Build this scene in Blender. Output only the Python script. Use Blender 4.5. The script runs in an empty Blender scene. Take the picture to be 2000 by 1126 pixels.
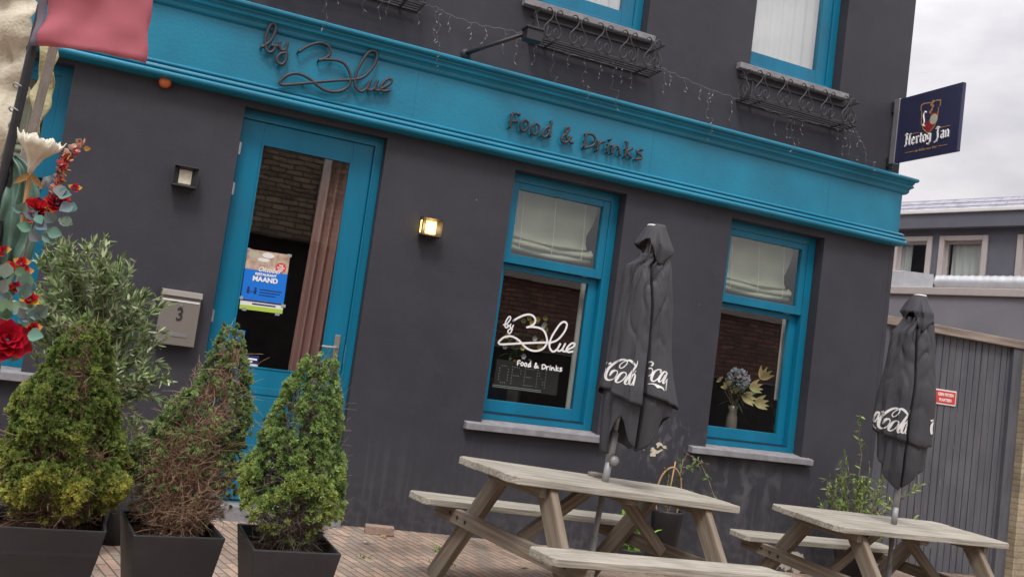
import bpy, bmesh, math, random
import numpy as np
from mathutils import Vector, Matrix, noise
from mathutils.bvhtree import BVHTree
random.seed(7); rng = np.random.default_rng(11)
R_ = math.radians
scene = bpy.context.scene
col = scene.collection
# ---------------------------------------------------------------- camera
cam_d = bpy.data.cameras.new("camera"); cam = bpy.data.objects.new("camera", cam_d); col.objects.link(cam)
rt = Vector((0.9117244, -0.3886400, 0.1331074)); up = Vector((-0.1548775, -0.0250791, 0.9876153)); fw = Vector((0.3804886, 0.9210483, 0.0830568))
m = Matrix((rt, up, -fw)).transposed().to_4x4(); m.translation = Vector((0, -7, 1.313))
cam.matrix_world = m
cam_d.sensor_width = 36; cam_d.lens = 33.3; cam_d.clip_end = 500; cam_d.clip_start = .05
scene.camera = cam
# ---------------------------------------------------------------- sky: bright overcast (brighter overhead than at the horizon)
SUN_EL, SUN_AZ = R_(58), R_(200)
world = bpy.data.worlds.new("World"); scene.world = world; world.use_nodes = True
nt = world.node_tree; nt.nodes.clear()
N = nt.nodes.new; L = nt.links.new
out = N('ShaderNodeOutputWorld'); bg = N('ShaderNodeBackground'); L(bg.outputs[0], out.inputs[0])
sky = N('ShaderNodeTexSky'); sky.sky_type = 'NISHITA'; sky.sun_disc = False; sky.sun_elevation = SUN_EL; sky.sun_rotation = SUN_AZ
tc = N('ShaderNodeTexCoord'); sep = N('ShaderNodeSeparateXYZ'); L(tc.outputs['Generated'], sep.inputs[0])
ns = N('ShaderNodeTexNoise'); ns.inputs['Scale'].default_value = 3.0; ns.inputs['Detail'].default_value = 6; ns.inputs['Roughness'].default_value = .5
mp = N('ShaderNodeMapping'); mp.inputs['Scale'].default_value = (1, 1, 2.2); L(tc.outputs['Generated'], mp.inputs[0]); L(mp.outputs[0], ns.inputs[0])
rp = N('ShaderNodeValToRGB'); L(ns.outputs[0], rp.inputs[0])
rp.color_ramp.elements[0].position = .36; rp.color_ramp.elements[0].color = (3.6, 3.55, 3.75, 1)
rp.color_ramp.elements[1].position = .62; rp.color_ramp.elements[1].color = (7.3, 6.85, 6.9, 1)
gr = N('ShaderNodeMapRange'); L(sep.outputs['Z'], gr.inputs[0]); gr.inputs[1].default_value = .05; gr.inputs[2].default_value = 1; gr.inputs[3].default_value = .40; gr.inputs[4].default_value = 3.2
mu = N('ShaderNodeVectorMath'); mu.operation = 'SCALE'; L(rp.outputs[0], mu.inputs[0]); L(gr.outputs[0], mu.inputs['Scale'])
mx = N('ShaderNodeMix'); mx.data_type = 'RGBA'; mx.inputs[0].default_value = .9
L(sky.outputs[0], mx.inputs[6]); L(mu.outputs[0], mx.inputs[7]); L(mx.outputs[2], bg.inputs[0])
bg.inputs[1].default_value = .1
# soft sun behind the cloud
sd = bpy.data.lights.new("sun", 'SUN'); sun = bpy.data.objects.new("sun", sd); col.objects.link(sun)
sd.energy = 1.5; sd.angle = R_(16); sd.color = (1, .96, .9)
sun.rotation_euler = Vector((math.sin(R_(-28)) * math.cos(SUN_EL), -math.cos(R_(-28)) * math.cos(SUN_EL), math.sin(SUN_EL))).to_track_quat('Z', 'Y').to_euler()
sky.sun_rotation = R_(180 + 28)
scene.view_settings.view_transform = 'Standard'; scene.view_settings.look = 'None'; scene.view_settings.gamma = 1
scene.view_settings.exposure = 0.5
scene.render.engine = 'CYCLES'
scene.cycles.max_bounces = 6; scene.cycles.transparent_max_bounces = 12

# ---------------------------------------------------------------- materials
def mat(name, base, rough=.7, var=.0, scale=8., detail=4, bump=0., bscale=60., metal=0., stretch=None, col2=None, spec=.5, emit=None, estr=0., attr=None, coord='Object', tr=0., blotch=None):
    M = bpy.data.materials.new(name); M.use_nodes = True
    nt = M.node_tree; b = nt.nodes['Principled BSDF']; N = nt.nodes.new; L = nt.links.new
    b.inputs['Base Color'].default_value = (*base, 1); b.inputs['Roughness'].default_value = rough; b.inputs['Metallic'].default_value = metal
    b.inputs['Specular IOR Level'].default_value = spec
    tc = N('ShaderNodeTexCoord'); mp = N('ShaderNodeMapping'); L(tc.outputs[coord], mp.inputs[0])
    if stretch: mp.inputs['Scale'].default_value = stretch
    if var or col2:
        n = N('ShaderNodeTexNoise'); n.inputs['Scale'].default_value = scale; n.inputs['Detail'].default_value = detail; L(mp.outputs[0], n.inputs[0])
        r = N('ShaderNodeValToRGB'); L(n.outputs[0], r.inputs[0]); r.color_ramp.elements[0].position = .3; r.color_ramp.elements[1].position = .7
        c2 = col2 or tuple(min(1, c * (1 + var)) for c in base); c1 = base if col2 else tuple(c * (1 - var) for c in base)
        r.color_ramp.elements[0].color = (*c1, 1); r.color_ramp.elements[1].color = (*c2, 1)
        src = r.outputs[0]
    else: src = None
    if attr:
        a = N('ShaderNodeAttribute'); a.attribute_name = attr
        if src:
            mm = N('ShaderNodeMix'); mm.data_type = 'RGBA'; mm.blend_type = 'MULTIPLY'; mm.inputs[0].default_value = 1
            L(a.outputs['Color'], mm.inputs[6]); L(src, mm.inputs[7]); src = mm.outputs[2]
        else: src = a.outputs['Color']
    if blotch and src:      # broad stains: (colour, scale, amount)
        nb = N('ShaderNodeTexNoise'); nb.inputs['Scale'].default_value = blotch[1]; nb.inputs['Detail'].default_value = 7; L(tc.outputs['Object'], nb.inputs[0])
        rb_ = N('ShaderNodeMapRange'); L(nb.outputs[0], rb_.inputs[0]); rb_.inputs[1].default_value = .48; rb_.inputs[2].default_value = .70; rb_.inputs[4].default_value = blotch[2]
        mb_ = N('ShaderNodeMix'); mb_.data_type = 'RGBA'; L(rb_.outputs[0], mb_.inputs[0]); L(src, mb_.inputs[6]); mb_.inputs[7].default_value = (*blotch[0], 1); src = mb_.outputs[2]
    if src: L(src, b.inputs['Base Color'])
    if bump:
        n2 = N('ShaderNodeTexNoise'); n2.inputs['Scale'].default_value = bscale; n2.inputs['Detail'].default_value = 5; L(mp.outputs[0], n2.inputs[0])
        bp = N('ShaderNodeBump'); bp.inputs['Strength'].default_value = bump; bp.inputs['Distance'].default_value = .01; L(n2.outputs[0], bp.inputs['Height']); L(bp.outputs[0], b.inputs['Normal'])
    if emit: b.inputs['Emission Color'].default_value = (*emit, 1); b.inputs['Emission Strength'].default_value = estr
    if tr:
        nt.nodes.remove(b); o = nt.nodes['Material Output']
        d = N('ShaderNodeBsdfDiffuse'); t = N('ShaderNodeBsdfTranslucent'); ms = N('ShaderNodeMixShader'); ms.inputs[0].default_value = tr
        for s in (d, t):
            s.inputs[0].default_value = (*base, 1)
            if src: L(src, s.inputs[0])
        L(d.outputs[0], ms.inputs[1]); L(t.outputs[0], ms.inputs[2]); L(ms.outputs[0], o.inputs[0])
    return M

def brick_mat(name, c1, c2, mortar, bw=.21, rh=.06, ms=.008, rot=(0, 0, 0), bump=.4, rough=.85, noise_amt=.35, coord='Object', offset=.5, nscale=3.):
    M = bpy.data.materials.new(name); M.use_nodes = True
    nt = M.node_tree; b = nt.nodes['Principled BSDF']; N = nt.nodes.new; L = nt.links.new
    b.inputs['Roughness'].default_value = rough
    tc = N('ShaderNodeTexCoord'); mp = N('ShaderNodeMapping'); mp.inputs['Rotation'].default_value = rot; L(tc.outputs[coord], mp.inputs[0])
    br = N('ShaderNodeTexBrick'); L(mp.outputs[0], br.inputs[0]); br.offset = offset
    br.inputs['Scale'].default_value = 1; br.inputs['Brick Width'].default_value = bw; br.inputs['Row Height'].default_value = rh
    br.inputs['Mortar Size'].default_value = ms; br.inputs['Mortar Smooth'].default_value = .3; br.inputs['Bias'].default_value = 0
    br.inputs['Color1'].default_value = (*c1, 1); br.inputs['Color2'].default_value = (*c2, 1); br.inputs['Mortar'].default_value = (*mortar, 1)
    n = N('ShaderNodeTexNoise'); n.inputs['Scale'].default_value = nscale; n.inputs['Detail'].default_value = 8; L(tc.outputs[coord], n.inputs[0])
    n3 = N('ShaderNodeTexNoise'); n3.inputs['Scale'].default_value = 90; n3.inputs['Detail'].default_value = 4; L(tc.outputs[coord], n3.inputs[0])
    r = N('ShaderNodeMapRange'); L(n.outputs[0], r.inputs[0]); r.inputs[1].default_value = .3; r.inputs[2].default_value = .7; r.inputs[3].default_value = 1 - noise_amt; r.inputs[4].default_value = 1 + noise_amt * .5
    r3 = N('ShaderNodeMapRange'); L(n3.outputs[0], r3.inputs[0]); r3.inputs[1].default_value = .3; r3.inputs[2].default_value = .7; r3.inputs[3].default_value = .8; r3.inputs[4].default_value = 1.15
    mm = N('ShaderNodeMath'); mm.operation = 'MULTIPLY'; L(r.outputs[0], mm.inputs[0]); L(r3.outputs[0], mm.inputs[1])
    v = N('ShaderNodeVectorMath'); v.operation = 'SCALE'; L(br.outputs[0], v.inputs[0]); L(mm.outputs[0], v.inputs['Scale'])
    L(v.outputs[0], b.inputs['Base Color'])
    bp = N('ShaderNodeBump'); bp.inputs['Strength'].default_value = bump; bp.inputs['Distance'].default_value = .01; bp.invert = True
    ad = N('ShaderNodeMath'); ad.operation = 'ADD'; L(br.outputs['Fac'], ad.inputs[0])
    m4 = N('ShaderNodeMath'); m4.operation = 'MULTIPLY'; m4.inputs[1].default_value = -.4; L(n3.outputs[0], m4.inputs[0]); L(m4.outputs[0], ad.inputs[1])
    L(ad.outputs[0], bp.inputs['Height']); L(bp.outputs[0], b.inputs['Normal'])
    return M

def glass_mat(name, f=.085, tint=(.95, .965, .96), rough=.01):
    M = bpy.data.materials.new(name); M.use_nodes = True
    nt = M.node_tree; nt.nodes.clear(); N = nt.nodes.new; L = nt.links.new
    o = N('ShaderNodeOutputMaterial'); t = N('ShaderNodeBsdfTransparent'); t.inputs[0].default_value = (*tint, 1)
    g = N('ShaderNodeBsdfGlossy'); g.inputs['Roughness'].default_value = rough; g.inputs[0].default_value = (1, 1, 1, 1)
    lw = N('ShaderNodeLayerWeight'); lw.inputs[0].default_value = .5
    pw = N('ShaderNodeMath'); pw.operation = 'POWER'; L(lw.outputs['Facing'], pw.inputs[0]); pw.inputs[1].default_value = 4
    a = N('ShaderNodeMath'); a.operation = 'MULTIPLY_ADD'; L(pw.outputs[0], a.inputs[0]); a.inputs[1].default_value = .8; a.inputs[2].default_value = f; a.use_clamp = True
    ms = N('ShaderNodeMixShader'); L(a.outputs[0], ms.inputs[0]); L(t.outputs[0], ms.inputs[1]); L(g.outputs[0], ms.inputs[2]); L(ms.outputs[0], o.inputs[0])
    nn = N('ShaderNodeTexNoise'); nn.inputs['Scale'].default_value = 1.5; tc = N('ShaderNodeTexCoord'); L(tc.outputs['Object'], nn.inputs[0])
    bp = N('ShaderNodeBump'); bp.inputs['Strength'].default_value = .05; bp.inputs['Distance'].default_value = .02; L(nn.outputs[0], bp.inputs['Height']); L(bp.outputs[0], g.inputs['Normal'])
    return M

def plaster_mat():
    M = bpy.data.materials.new('dark_plaster'); M.use_nodes = True
    nt = M.node_tree; b = nt.nodes['Principled BSDF']; N = nt.nodes.new; L = nt.links.new
    tc = N('ShaderNodeTexCoord'); co = tc.outputs['Object']
    def noise_(s, d=6, sx=None, dist=0):
        n = N('ShaderNodeTexNoise'); n.inputs['Scale'].default_value = s; n.inputs['Detail'].default_value = d; n.inputs['Distortion'].default_value = dist
        if sx:
            mp = N('ShaderNodeMapping'); mp.inputs['Scale'].default_value = sx; L(co, mp.inputs[0]); L(mp.outputs[0], n.inputs[0])
        else: L(co, n.inputs[0])
        return n.outputs[0]
    def ramp(src, a, b_, lo, hi):
        r = N('ShaderNodeMapRange'); L(src, r.inputs[0]); r.inputs[1].default_value = a; r.inputs[2].default_value = b_; r.inputs[3].default_value = lo; r.inputs[4].default_value = hi; return r.outputs[0]
    def mix(f, a, c):
        m = N('ShaderNodeMix'); m.data_type = 'RGBA'
        if isinstance(f, float): m.inputs[0].default_value = f
        else: L(f, m.inputs[0])
        if isinstance(a, tuple): m.inputs[6].default_value = (*a, 1)
        else: L(a, m.inputs[6])
        if isinstance(c, tuple): m.inputs[7].default_value = (*c, 1)
        else: L(c, m.inputs[7])
        return m.outputs[2]
    def mul(a, c, op='MULTIPLY'):
        m = N('ShaderNodeMath'); m.operation = op
        for i, s in enumerate((a, c)):
            if isinstance(s, (int, float)): m.inputs[i].default_value = s
            else: L(s, m.inputs[i])
        return m.outputs[0]
    def spot(c, r):           # soft mask around a place on the wall
        v = N('ShaderNodeVectorMath'); v.operation = 'DISTANCE'
        s = N('ShaderNodeVectorMath'); s.operation = 'MULTIPLY'; s.inputs[1].default_value = (1 / r[0], 0, 1 / r[1]); L(co, s.inputs[0])
        v.inputs[1].default_value = (c[0] / r[0], 0, c[1] / r[1]); L(s.outputs[0], v.inputs[0])
        return ramp(v.outputs['Value'], .2, 1., 1., 0.)
    c = mix(ramp(noise_(1.1, 8), .3, .7, 0, 1), (.037, .037, .046), (.051, .051, .063))
    c = mix(ramp(noise_(5, 8, (1, 1, 1.1)), .45, .75, 0, .45), c, (.056, .055, .068))
    # scuffed chalky area low between the windows, and streaks
    sc = mul(spot((5.25, .55), (.75, .55)), ramp(noise_(7, 10, (1, 1, .8), .5), .46, .74, 0, .55))
    c = mix(sc, c, (.20, .19, .20))
    sc = mul(spot((4.4, .85), (.6, .35)), ramp(noise_(12, 10, (1.2, 1, .7), .4), .52, .72, 0, .6))
    c = mix(sc, c, (.22, .21, .22))
    sc = mul(spot((6.5, .45), (.5, .5)), ramp(noise_(8, 8, (1, 1, .8), 1.), .52, .7, 0, .7))
    c = mix(sc, c, (.2, .19, .2))
    # tiny flecks of white
    c = mix(ramp(noise_(38, 2, (1, 1, .35)), .785, .80, 0, .55), c, (.3, .29, .3))
    # peeled patch with bare cream render
    pl = mul(spot((4.40, .785), (.16, .085)), .24)
    pn = noise_(17, 10, (1, 1, 1.5), .4)
    pk = mul(ramp(mul(pl, pn, 'ADD'), .70, .71, 0, 1), ramp(pl, .03, .05, 0, 1))
    c = mix(pk, c, (.62, .55, .42))
    pk2 = ramp(mul(spot((7.0, -.05), (.9, .22)), noise_(9, 6), 'MULTIPLY'), .26, .28, 0, 1)
    pk3 = ramp(mul(spot((5.9, -.08), (.5, .2)), noise_(10, 6), 'MULTIPLY'), .30, .32, 0, 1)
    c = mix(pk3, c, (.5, .45, .38))
    # dusty splash along the base, drips below the sills
    sx = N('ShaderNodeSeparateXYZ'); L(co, sx.inputs[0])
    drip = mul(mul(ramp(noise_(4, 7, (7, 1, .3)), .52, .78, 0, .55), ramp(sx.outputs['Z'], .95, .1, 0, 1)), ramp(noise_(1.5, 4), .4, .6, .2, 1))
    c = mix(drip, c, (.12, .115, .125))
    drip2 = mul(mul(ramp(noise_(3, 7, (9, 1, .25)), .55, .8, 0, .4), ramp(sx.outputs['Z'], 2.98, 2.2, 1, 0)), ramp(sx.outputs['Z'], 3.0, 3.05, 1, 0))
    c = mix(drip2, c, (.022, .021, .027))
    base = mul(ramp(sx.outputs['Z'], -.2, .45, 1, 0), ramp(noise_(14, 8), .45, .7, 0, .5))
    c = mix(base, c, (.15, .135, .125))
    L(c, b.inputs['Base Color']); b.inputs['Roughness'].default_value = .62; b.inputs['Specular IOR Level'].default_value = .25
    bp = N('ShaderNodeBump'); bp.inputs['Strength'].default_value = .35; bp.inputs['Distance'].default_value = .006
    h = mul(noise_(110, 4, (1, 1, 1.6)), mul(noise_(9, 4), .8), 'ADD'); L(h, bp.inputs['Height']); L(bp.outputs[0], b.inputs['Normal'])
    return M

M = {}
M['plaster'] = plaster_mat()
M['blue'] = mat('teal_paint', (.006, .195, .315), .36, var=.12, scale=2.5, detail=9, blotch=((.012, .15, .24), 1.6, .45), bump=.15, bscale=40, spec=.5)
M['bluewood'] = mat('teal_woodwork', (.004, .165, .285), .32, blotch=((.02, .12, .19), 4, .35), var=.12, scale=5, bump=.1, bscale=50, stretch=(1, 1, .2), spec=.4)
M['stone'] = mat('grey_stone', (.23, .225, .24), .8, var=.22, scale=12, detail=8, bump=.3, bscale=80)
M['letter'] = mat('letter_grey', (.034, .032, .040), .5, var=.1)
M['black'] = mat('black_metal', (.022, .022, .026), .5, var=.2, bump=.2)
M['iron'] = mat('wrought_iron', (.040, .038, .044), .6, var=.3, scale=20, bump=.3, bscale=100)
M['glass'] = glass_mat('window_glass')
M['glass_up'] = glass_mat('upper_window_glass', .24)
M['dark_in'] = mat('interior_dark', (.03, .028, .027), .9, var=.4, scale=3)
M['in_floor'] = mat('interior_floor', (.08, .06, .045), .6, var=.3)
M['white'] = mat('white_paint', (.72, .72, .70), .5, var=.05)
M['decal'] = mat('white_film', (.85, .85, .84), .5)
M['blind'] = mat('blind_fabric', (.43, .445, .335), .9, var=.06, scale=6, bump=.1)
M['netcloth'] = mat('net_curtain', (.60, .61, .59), .9)  # plain white cloth colour of the net curtains
M['cord'] = mat('cord', (.7, .68, .6), .8)
M['curtain'] = mat('rust_curtain', (.40, .215, .185), .9, var=.15, scale=12, stretch=(1, 1, .1), bump=.1)
M['steel'] = mat('brushed_steel', (.45, .43, .40), .38, metal=.85, var=.08, scale=3, stretch=(30, 30, 1))
M['box'] = mat('letterbox_metal', (.30, .275, .25), .42, metal=.6, var=.06, scale=2)
M['alum'] = mat('aluminium', (.55, .55, .57), .35, metal=.8, var=.1)
M['galv'] = mat('galvanised_duct', (.55, .57, .60), .45, metal=.3, var=.1, scale=5)
M['pot'] = mat('dark_planter', (.026, .026, .029), .5, var=.25, scale=4, bump=.15, bscale=90)

M['soil'] = mat('soil', (.10, .045, .028), .95, var=.5, scale=60, bump=1, bscale=120)
M['paras'] = mat('charcoal_canvas', (.044, .044, .052), .75, var=.12, scale=5, bump=.12, bscale=400)
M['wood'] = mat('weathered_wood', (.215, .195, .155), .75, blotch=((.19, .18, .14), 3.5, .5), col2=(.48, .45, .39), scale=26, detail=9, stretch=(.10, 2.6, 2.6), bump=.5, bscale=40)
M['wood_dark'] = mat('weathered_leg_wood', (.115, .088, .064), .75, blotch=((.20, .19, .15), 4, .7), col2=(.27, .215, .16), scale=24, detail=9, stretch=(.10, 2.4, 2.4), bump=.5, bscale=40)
M['rear'] = mat('grey_render', (.115, .118, .145), .85, var=.08, scale=2, bump=.2)
M['rear_low'] = mat('grey_render_low', (.19, .19, .215), .85, var=.1, scale=1.5, bump=.25)
M['taupe'] = mat('taupe_frame', (.42, .375, .36), .6, var=.04)
M['slate'] = mat('roof_tiles', (.30, .30, .35), .7, var=.2, scale=6)
M['gate'] = mat('grey_gate_paint', (.070, .073, .088), .7, blotch=((.13, .13, .14), 2, .5), col2=(.108, .112, .130), scale=3, stretch=(6, 6, .6), detail=8, bump=.4, bscale=20)
M['beam'] = mat('old_beam_wood', (.15, .115, .09), .8, col2=(.33, .28, .24), scale=4, stretch=(.6, 5, 5), detail=8, bump=.4, bscale=20)
M['amber'] = mat('amber_lens', (.62, .15, .03), .35, var=.1)
M['lampglass'] = mat('lamp_diffuser', (.75, .70, .55), .4, var=.1, scale=30)
M['lampon'] = mat('lamp_diffuser_lit', (.9, .7, .3), .4, emit=(1, .62, .17), estr=2.4)
M['navy'] = mat('navy_panel', (.030, .032, .080), .35, var=.08)
M['gold'] = mat('gold_print', (.45, .24, .10), .45)
M['redprint'] = mat('red_print', (.28, .02, .03), .5)
M['redsign'] = mat('red_sign', (.62, .05, .04), .5)
M['polegrey'] = mat('grey_pole', (.30, .30, .31), .5, metal=.2, var=.1)
M['print'] = mat('white_print', (.70, .70, .69), .6, var=.06, scale=40)
M['flag'] = mat('faded_red_cloth', (.56, .185, .225), .85, var=.08, scale=3, bump=.15, bscale=300, tr=.3)
M['flaghem'] = mat('faded_violet_cloth', (.22, .20, .25), .85, var=.15, tr=.2)
M['burlap'] = mat('cream_sackcloth', (.50, .45, .34), .95, col2=(.62, .58, .47), scale=6, detail=8, bump=.5, bscale=90)
M['burlap_y'] = mat('yellowed_sackcloth', (.28, .27, .14), .95, col2=(.50, .47, .28), scale=14, detail=8, bump=.5, bscale=90)
M['silk'] = mat('green_plastic_cloth', (.045, .095, .075), .38, col2=(.12, .21, .165), scale=6, stretch=(4, 4, 1), bump=.3, bscale=12)
M['grey_wood'] = mat('grey_wooden_post', (.22, .19, .17), .85, col2=(.32, .29, .26), scale=8, stretch=(8, 8, 1), bump=.4)
M['foil'] = mat('grey_paper', (.32, .35, .35), .5, var=.2, scale=20)
M['rose'] = mat('artificial_petals', (.5, .5, .5), .6, attr='tint', tr=.15)
M['leafp'] = mat('artificial_leaves', (.5, .5, .5), .6, attr='tint', tr=.15)
M['needle'] = mat('conifer_needles', (.5, .5, .5), .7, attr='tint', tr=.35)
M['leaf'] = mat('foliage', (.5, .5, .5), .5, attr='tint', tr=.2)
M['twig'] = mat('brown_twigs', (.26, .155, .10), .9, col2=(.52, .36, .25), scale=30)
M['twiggrey'] = mat('grey_twigs', (.16, .13, .10), .9, col2=(.25, .21, .17), scale=30)
M['bark'] = mat('bark', (.12, .085, .06), .9, col2=(.21, .165, .12), scale=40, bump=.6, bscale=80)
M['brickA'] = brick_mat('opposite_brick', (.42, .33, .24), (.24, .18, .13), (.09, .08, .065), .40, .13, .02, rot=(R_(90), 0, 0), coord='Object')
M['brickB'] = brick_mat('opposite_red_brick', (.36, .17, .13), (.18, .10, .08), (.10, .08, .07), .42, .13, .024, rot=(R_(90), 0, 0), coord='Object')
M['brickY'] = brick_mat('yellow_brick', (.47, .385, .26), (.38, .31, .21), (.33, .28, .205), .22, .068, .010, rot=(R_(90), 0, 0), coord='Object', bump=.5)
M['looseb'] = mat('brick_clay', (.33, .235, .185), .9, col2=(.24, .17, .135), scale=20, bump=.6, bscale=60)
M['paving'] = brick_mat('clay_pavers', (.42, .29, .215), (.25, .205, .17), (.12, .10, .08), .205, .058, .0045, rot=(0, 0, R_(78)), bump=.8, noise_amt=.5, coord='Object', nscale=1.7)
M['paper'] = mat('poster_paper', (.75, .75, .73), .5)
M['posterblue'] = mat('poster_blue', (.0, .17, .68), .5)
M['lime'] = mat('lime_print', (.42, .58, .07), .5)
M['pbrown'] = mat('poster_photo', (.35, .2, .12), .5, col2=(.62, .5, .42), scale=25)
M['darkprint'] = mat('dark_print', (.01, .02, .12), .5)
M['ledwhite'] = mat('led_dots', (.55, .62, .60), .5)
M['bulb'] = mat('clear_led', (.27, .28, .27), .25)
M['wire'] = mat('light_wire', (.15, .148, .158), .7)
M['cane'] = mat('bamboo_cane', (.45, .27, .12), .6)
M['ash'] = mat('smoked_glass', (.25, .22, .18), .2)

# ---------------------------------------------------------------- mesh helpers
class MB:
    def __init__(s): s.v = []; s.f = []
    def add(s, vs, fs):
        o = len(s.v); s.v += [tuple(p) for p in vs]; s.f += [tuple(i + o for i in f) for f in fs]; return s
    def box(s, a, b):
        x0, x1 = sorted((a[0], b[0])); y0, y1 = sorted((a[1], b[1])); z0, z1 = sorted((a[2], b[2]))
        return s.add([(x0, y0, z0), (x1, y0, z0), (x1, y1, z0), (x0, y1, z0), (x0, y0, z1), (x1, y0, z1), (x1, y1, z1), (x0, y1, z1)],
              [(0, 3, 2, 1), (4, 5, 6, 7), (0, 1, 5, 4), (1, 2, 6, 5), (2, 3, 7, 6), (3, 0, 4, 7)])
    def tube(s, pts, r, n=8, cap=True, closed=False):
        P = [Vector(p) for p in pts]; k = len(P)
        rs = r if isinstance(r, (list, tuple)) else [r] * k
        vs = []; t0 = None
        for i in range(k):
            a = P[(i - 1) % k] if (closed or i > 0) else P[i]; b = P[(i + 1) % k] if (closed or i < k - 1) else P[i]
            t = (b - a); t = t.normalized() if t.length > 1e-9 else Vector((0, 0, 1))
            if t0 is None:
                x = t.orthogonal().normalized()
            else:
                x = (x - t * x.dot(t)); x = x.normalized() if x.length > 1e-6 else t.orthogonal().normalized()
            t0 = t; y = t.cross(x)
            vs += [P[i] + (x * math.cos(2 * math.pi * j / n) + y * math.sin(2 * math.pi * j / n)) * rs[i] for j in range(n)]
        fs = []
        for i in range(k if closed else k - 1):
            for j in range(n):
                a = i * n + j; b = i * n + (j + 1) % n; c = ((i + 1) % k) * n + (j + 1) % n; d = ((i + 1) % k) * n + j
                fs.append((a, b, c, d))
        if cap and not closed: fs += [tuple(range(n - 1, -1, -1)), tuple(range((k - 1) * n, k * n))]
        return s.add(vs, fs)
    def prism(s, poly, axis, a, b):
        """extrude polygon (2D) along axis between a and b. axis 'x': poly=(y,z); 'y': (x,z); 'z': (x,y)"""
        def P(p, t): return {'x': (t, p[0], p[1]), 'y': (p[0], t, p[1]), 'z': (p[0], p[1], t)}[axis]
        n = len(poly); vs = [P(p, a) for p in poly] + [P(p, b) for p in poly]
        return s.add(vs, [tuple(range(n)), tuple(range(2 * n - 1, n - 1, -1))] + [(i, i + n, (i + 1) % n + n, (i + 1) % n) for i in range(n)])
    def lathe(s, prof, c=(0, 0, 0), n=20, axis=None):
        vs = []; Mx = Matrix.Identity(3)
        if axis is not None: Mx = Vector(axis).to_track_quat('Z', 'Y').to_matrix()
        for r, z in prof: vs += [Vector(c) + Mx @ Vector((r * math.cos(2 * math.pi * j / n), r * math.sin(2 * math.pi * j / n), z)) for j in range(n)]
        fs = [(i * n + j, i * n + (j + 1) % n, (i + 1) * n + (j + 1) % n, (i + 1) * n + j) for i in range(len(prof) - 1) for j in range(n)]
        if prof[0][0] > 1e-6: fs.append(tuple(range(n - 1, -1, -1)))
        if prof[-1][0] > 1e-6: fs.append(tuple(range((len(prof) - 1) * n, len(prof) * n)))
        return s.add(vs, fs)
    def build(s, name, m, parent=None, smooth=False, bevel=0, loc=None, rot=None, mw=None, fix=True):
        me = bpy.data.meshes.new(name); me.from_pydata(s.v, [], s.f); me.validate()
        if fix:
            bm = bmesh.new(); bm.from_mesh(me); bmesh.ops.recalc_face_normals(bm, faces=bm.faces); bm.to_mesh(me); bm.free()
        me.materials.append(m if not isinstance(m, str) else M[m])
        if smooth: me.polygons.foreach_set('use_smooth', [True] * len(me.polygons))
        o = bpy.data.objects.new(name, me); col.objects.link(o)
        if parent: o.parent = parent
        if loc: o.location = loc
        if rot: o.rotation_euler = rot
        if mw is not None: o.matrix_local = mw
        if bevel:
            b = o.modifiers.new('bevel', 'BEVEL'); b.width = bevel; b.segments = 2; b.limit_method = 'ANGLE'; b.angle_limit = R_(40)
        return o
def tag(o, label=None, cat=None, group=None, kind=None):
    if label: o['label'] = label
    if cat: o['category'] = cat
    if group: o['group'] = group
    if kind: o['kind'] = kind
    return o
def empty(name, loc=(0, 0, 0), label=None, cat=None, group=None, rot=None):
    o = bpy.data.objects.new(name, None); col.objects.link(o); o.location = loc; o.empty_display_size = .1
    if rot: o.rotation_euler = rot
    return tag(o, label, cat, group)
def cr(pts, n=6, closed=False):
    """Catmull-Rom through the points"""
    P = [np.array(p, float) for p in pts]; k = len(P); o = []
    for i in range(k if closed else k - 1):
        p0 = P[(i - 1) % k] if closed or i > 0 else 2 * P[0] - P[1]; p1 = P[i]; p2 = P[(i + 1) % k]
        p3 = P[(i + 2) % k] if closed or i + 2 < k else 2 * P[-1] - P[-2]
        for j in range(n):
            t = j / n; o.append(.5 * ((2 * p1) + (-p0 + p2) * t + (2 * p0 - 5 * p1 + 4 * p2 - p3) * t * t + (-p0 + 3 * p1 - 3 * p2 + p3) * t ** 3))
    if not closed: o.append(P[-1])
    return o
def text(body, size, loc, rot, m, parent, name='lettering', depth=.001, bold=0., shear=0., sx=1., align='CENTER'):
    c = bpy.data.curves.new(name, 'FONT'); c.body = body; c.size = size; c.extrude = depth; c.offset = bold; c.shear = shear; c.align_x = align; c.align_y = 'CENTER'; c.resolution_u = 4
    t = bpy.data.objects.new(name, c); col.objects.link(t); bpy.context.view_layer.update()
    me = bpy.data.meshes.new_from_object(t.evaluated_get(bpy.context.evaluated_depsgraph_get())); col.objects.unlink(t); bpy.data.objects.remove(t)
    me.materials.clear(); me.materials.append(M[m])
    o = bpy.data.objects.new(name, me); col.objects.link(o); o.location = loc; o.rotation_euler = rot; o.scale = (sx, 1, 1)
    if parent: o.parent = parent
    return o
FACE = (R_(90), 0, 0)      # text upright, facing -y
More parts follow.
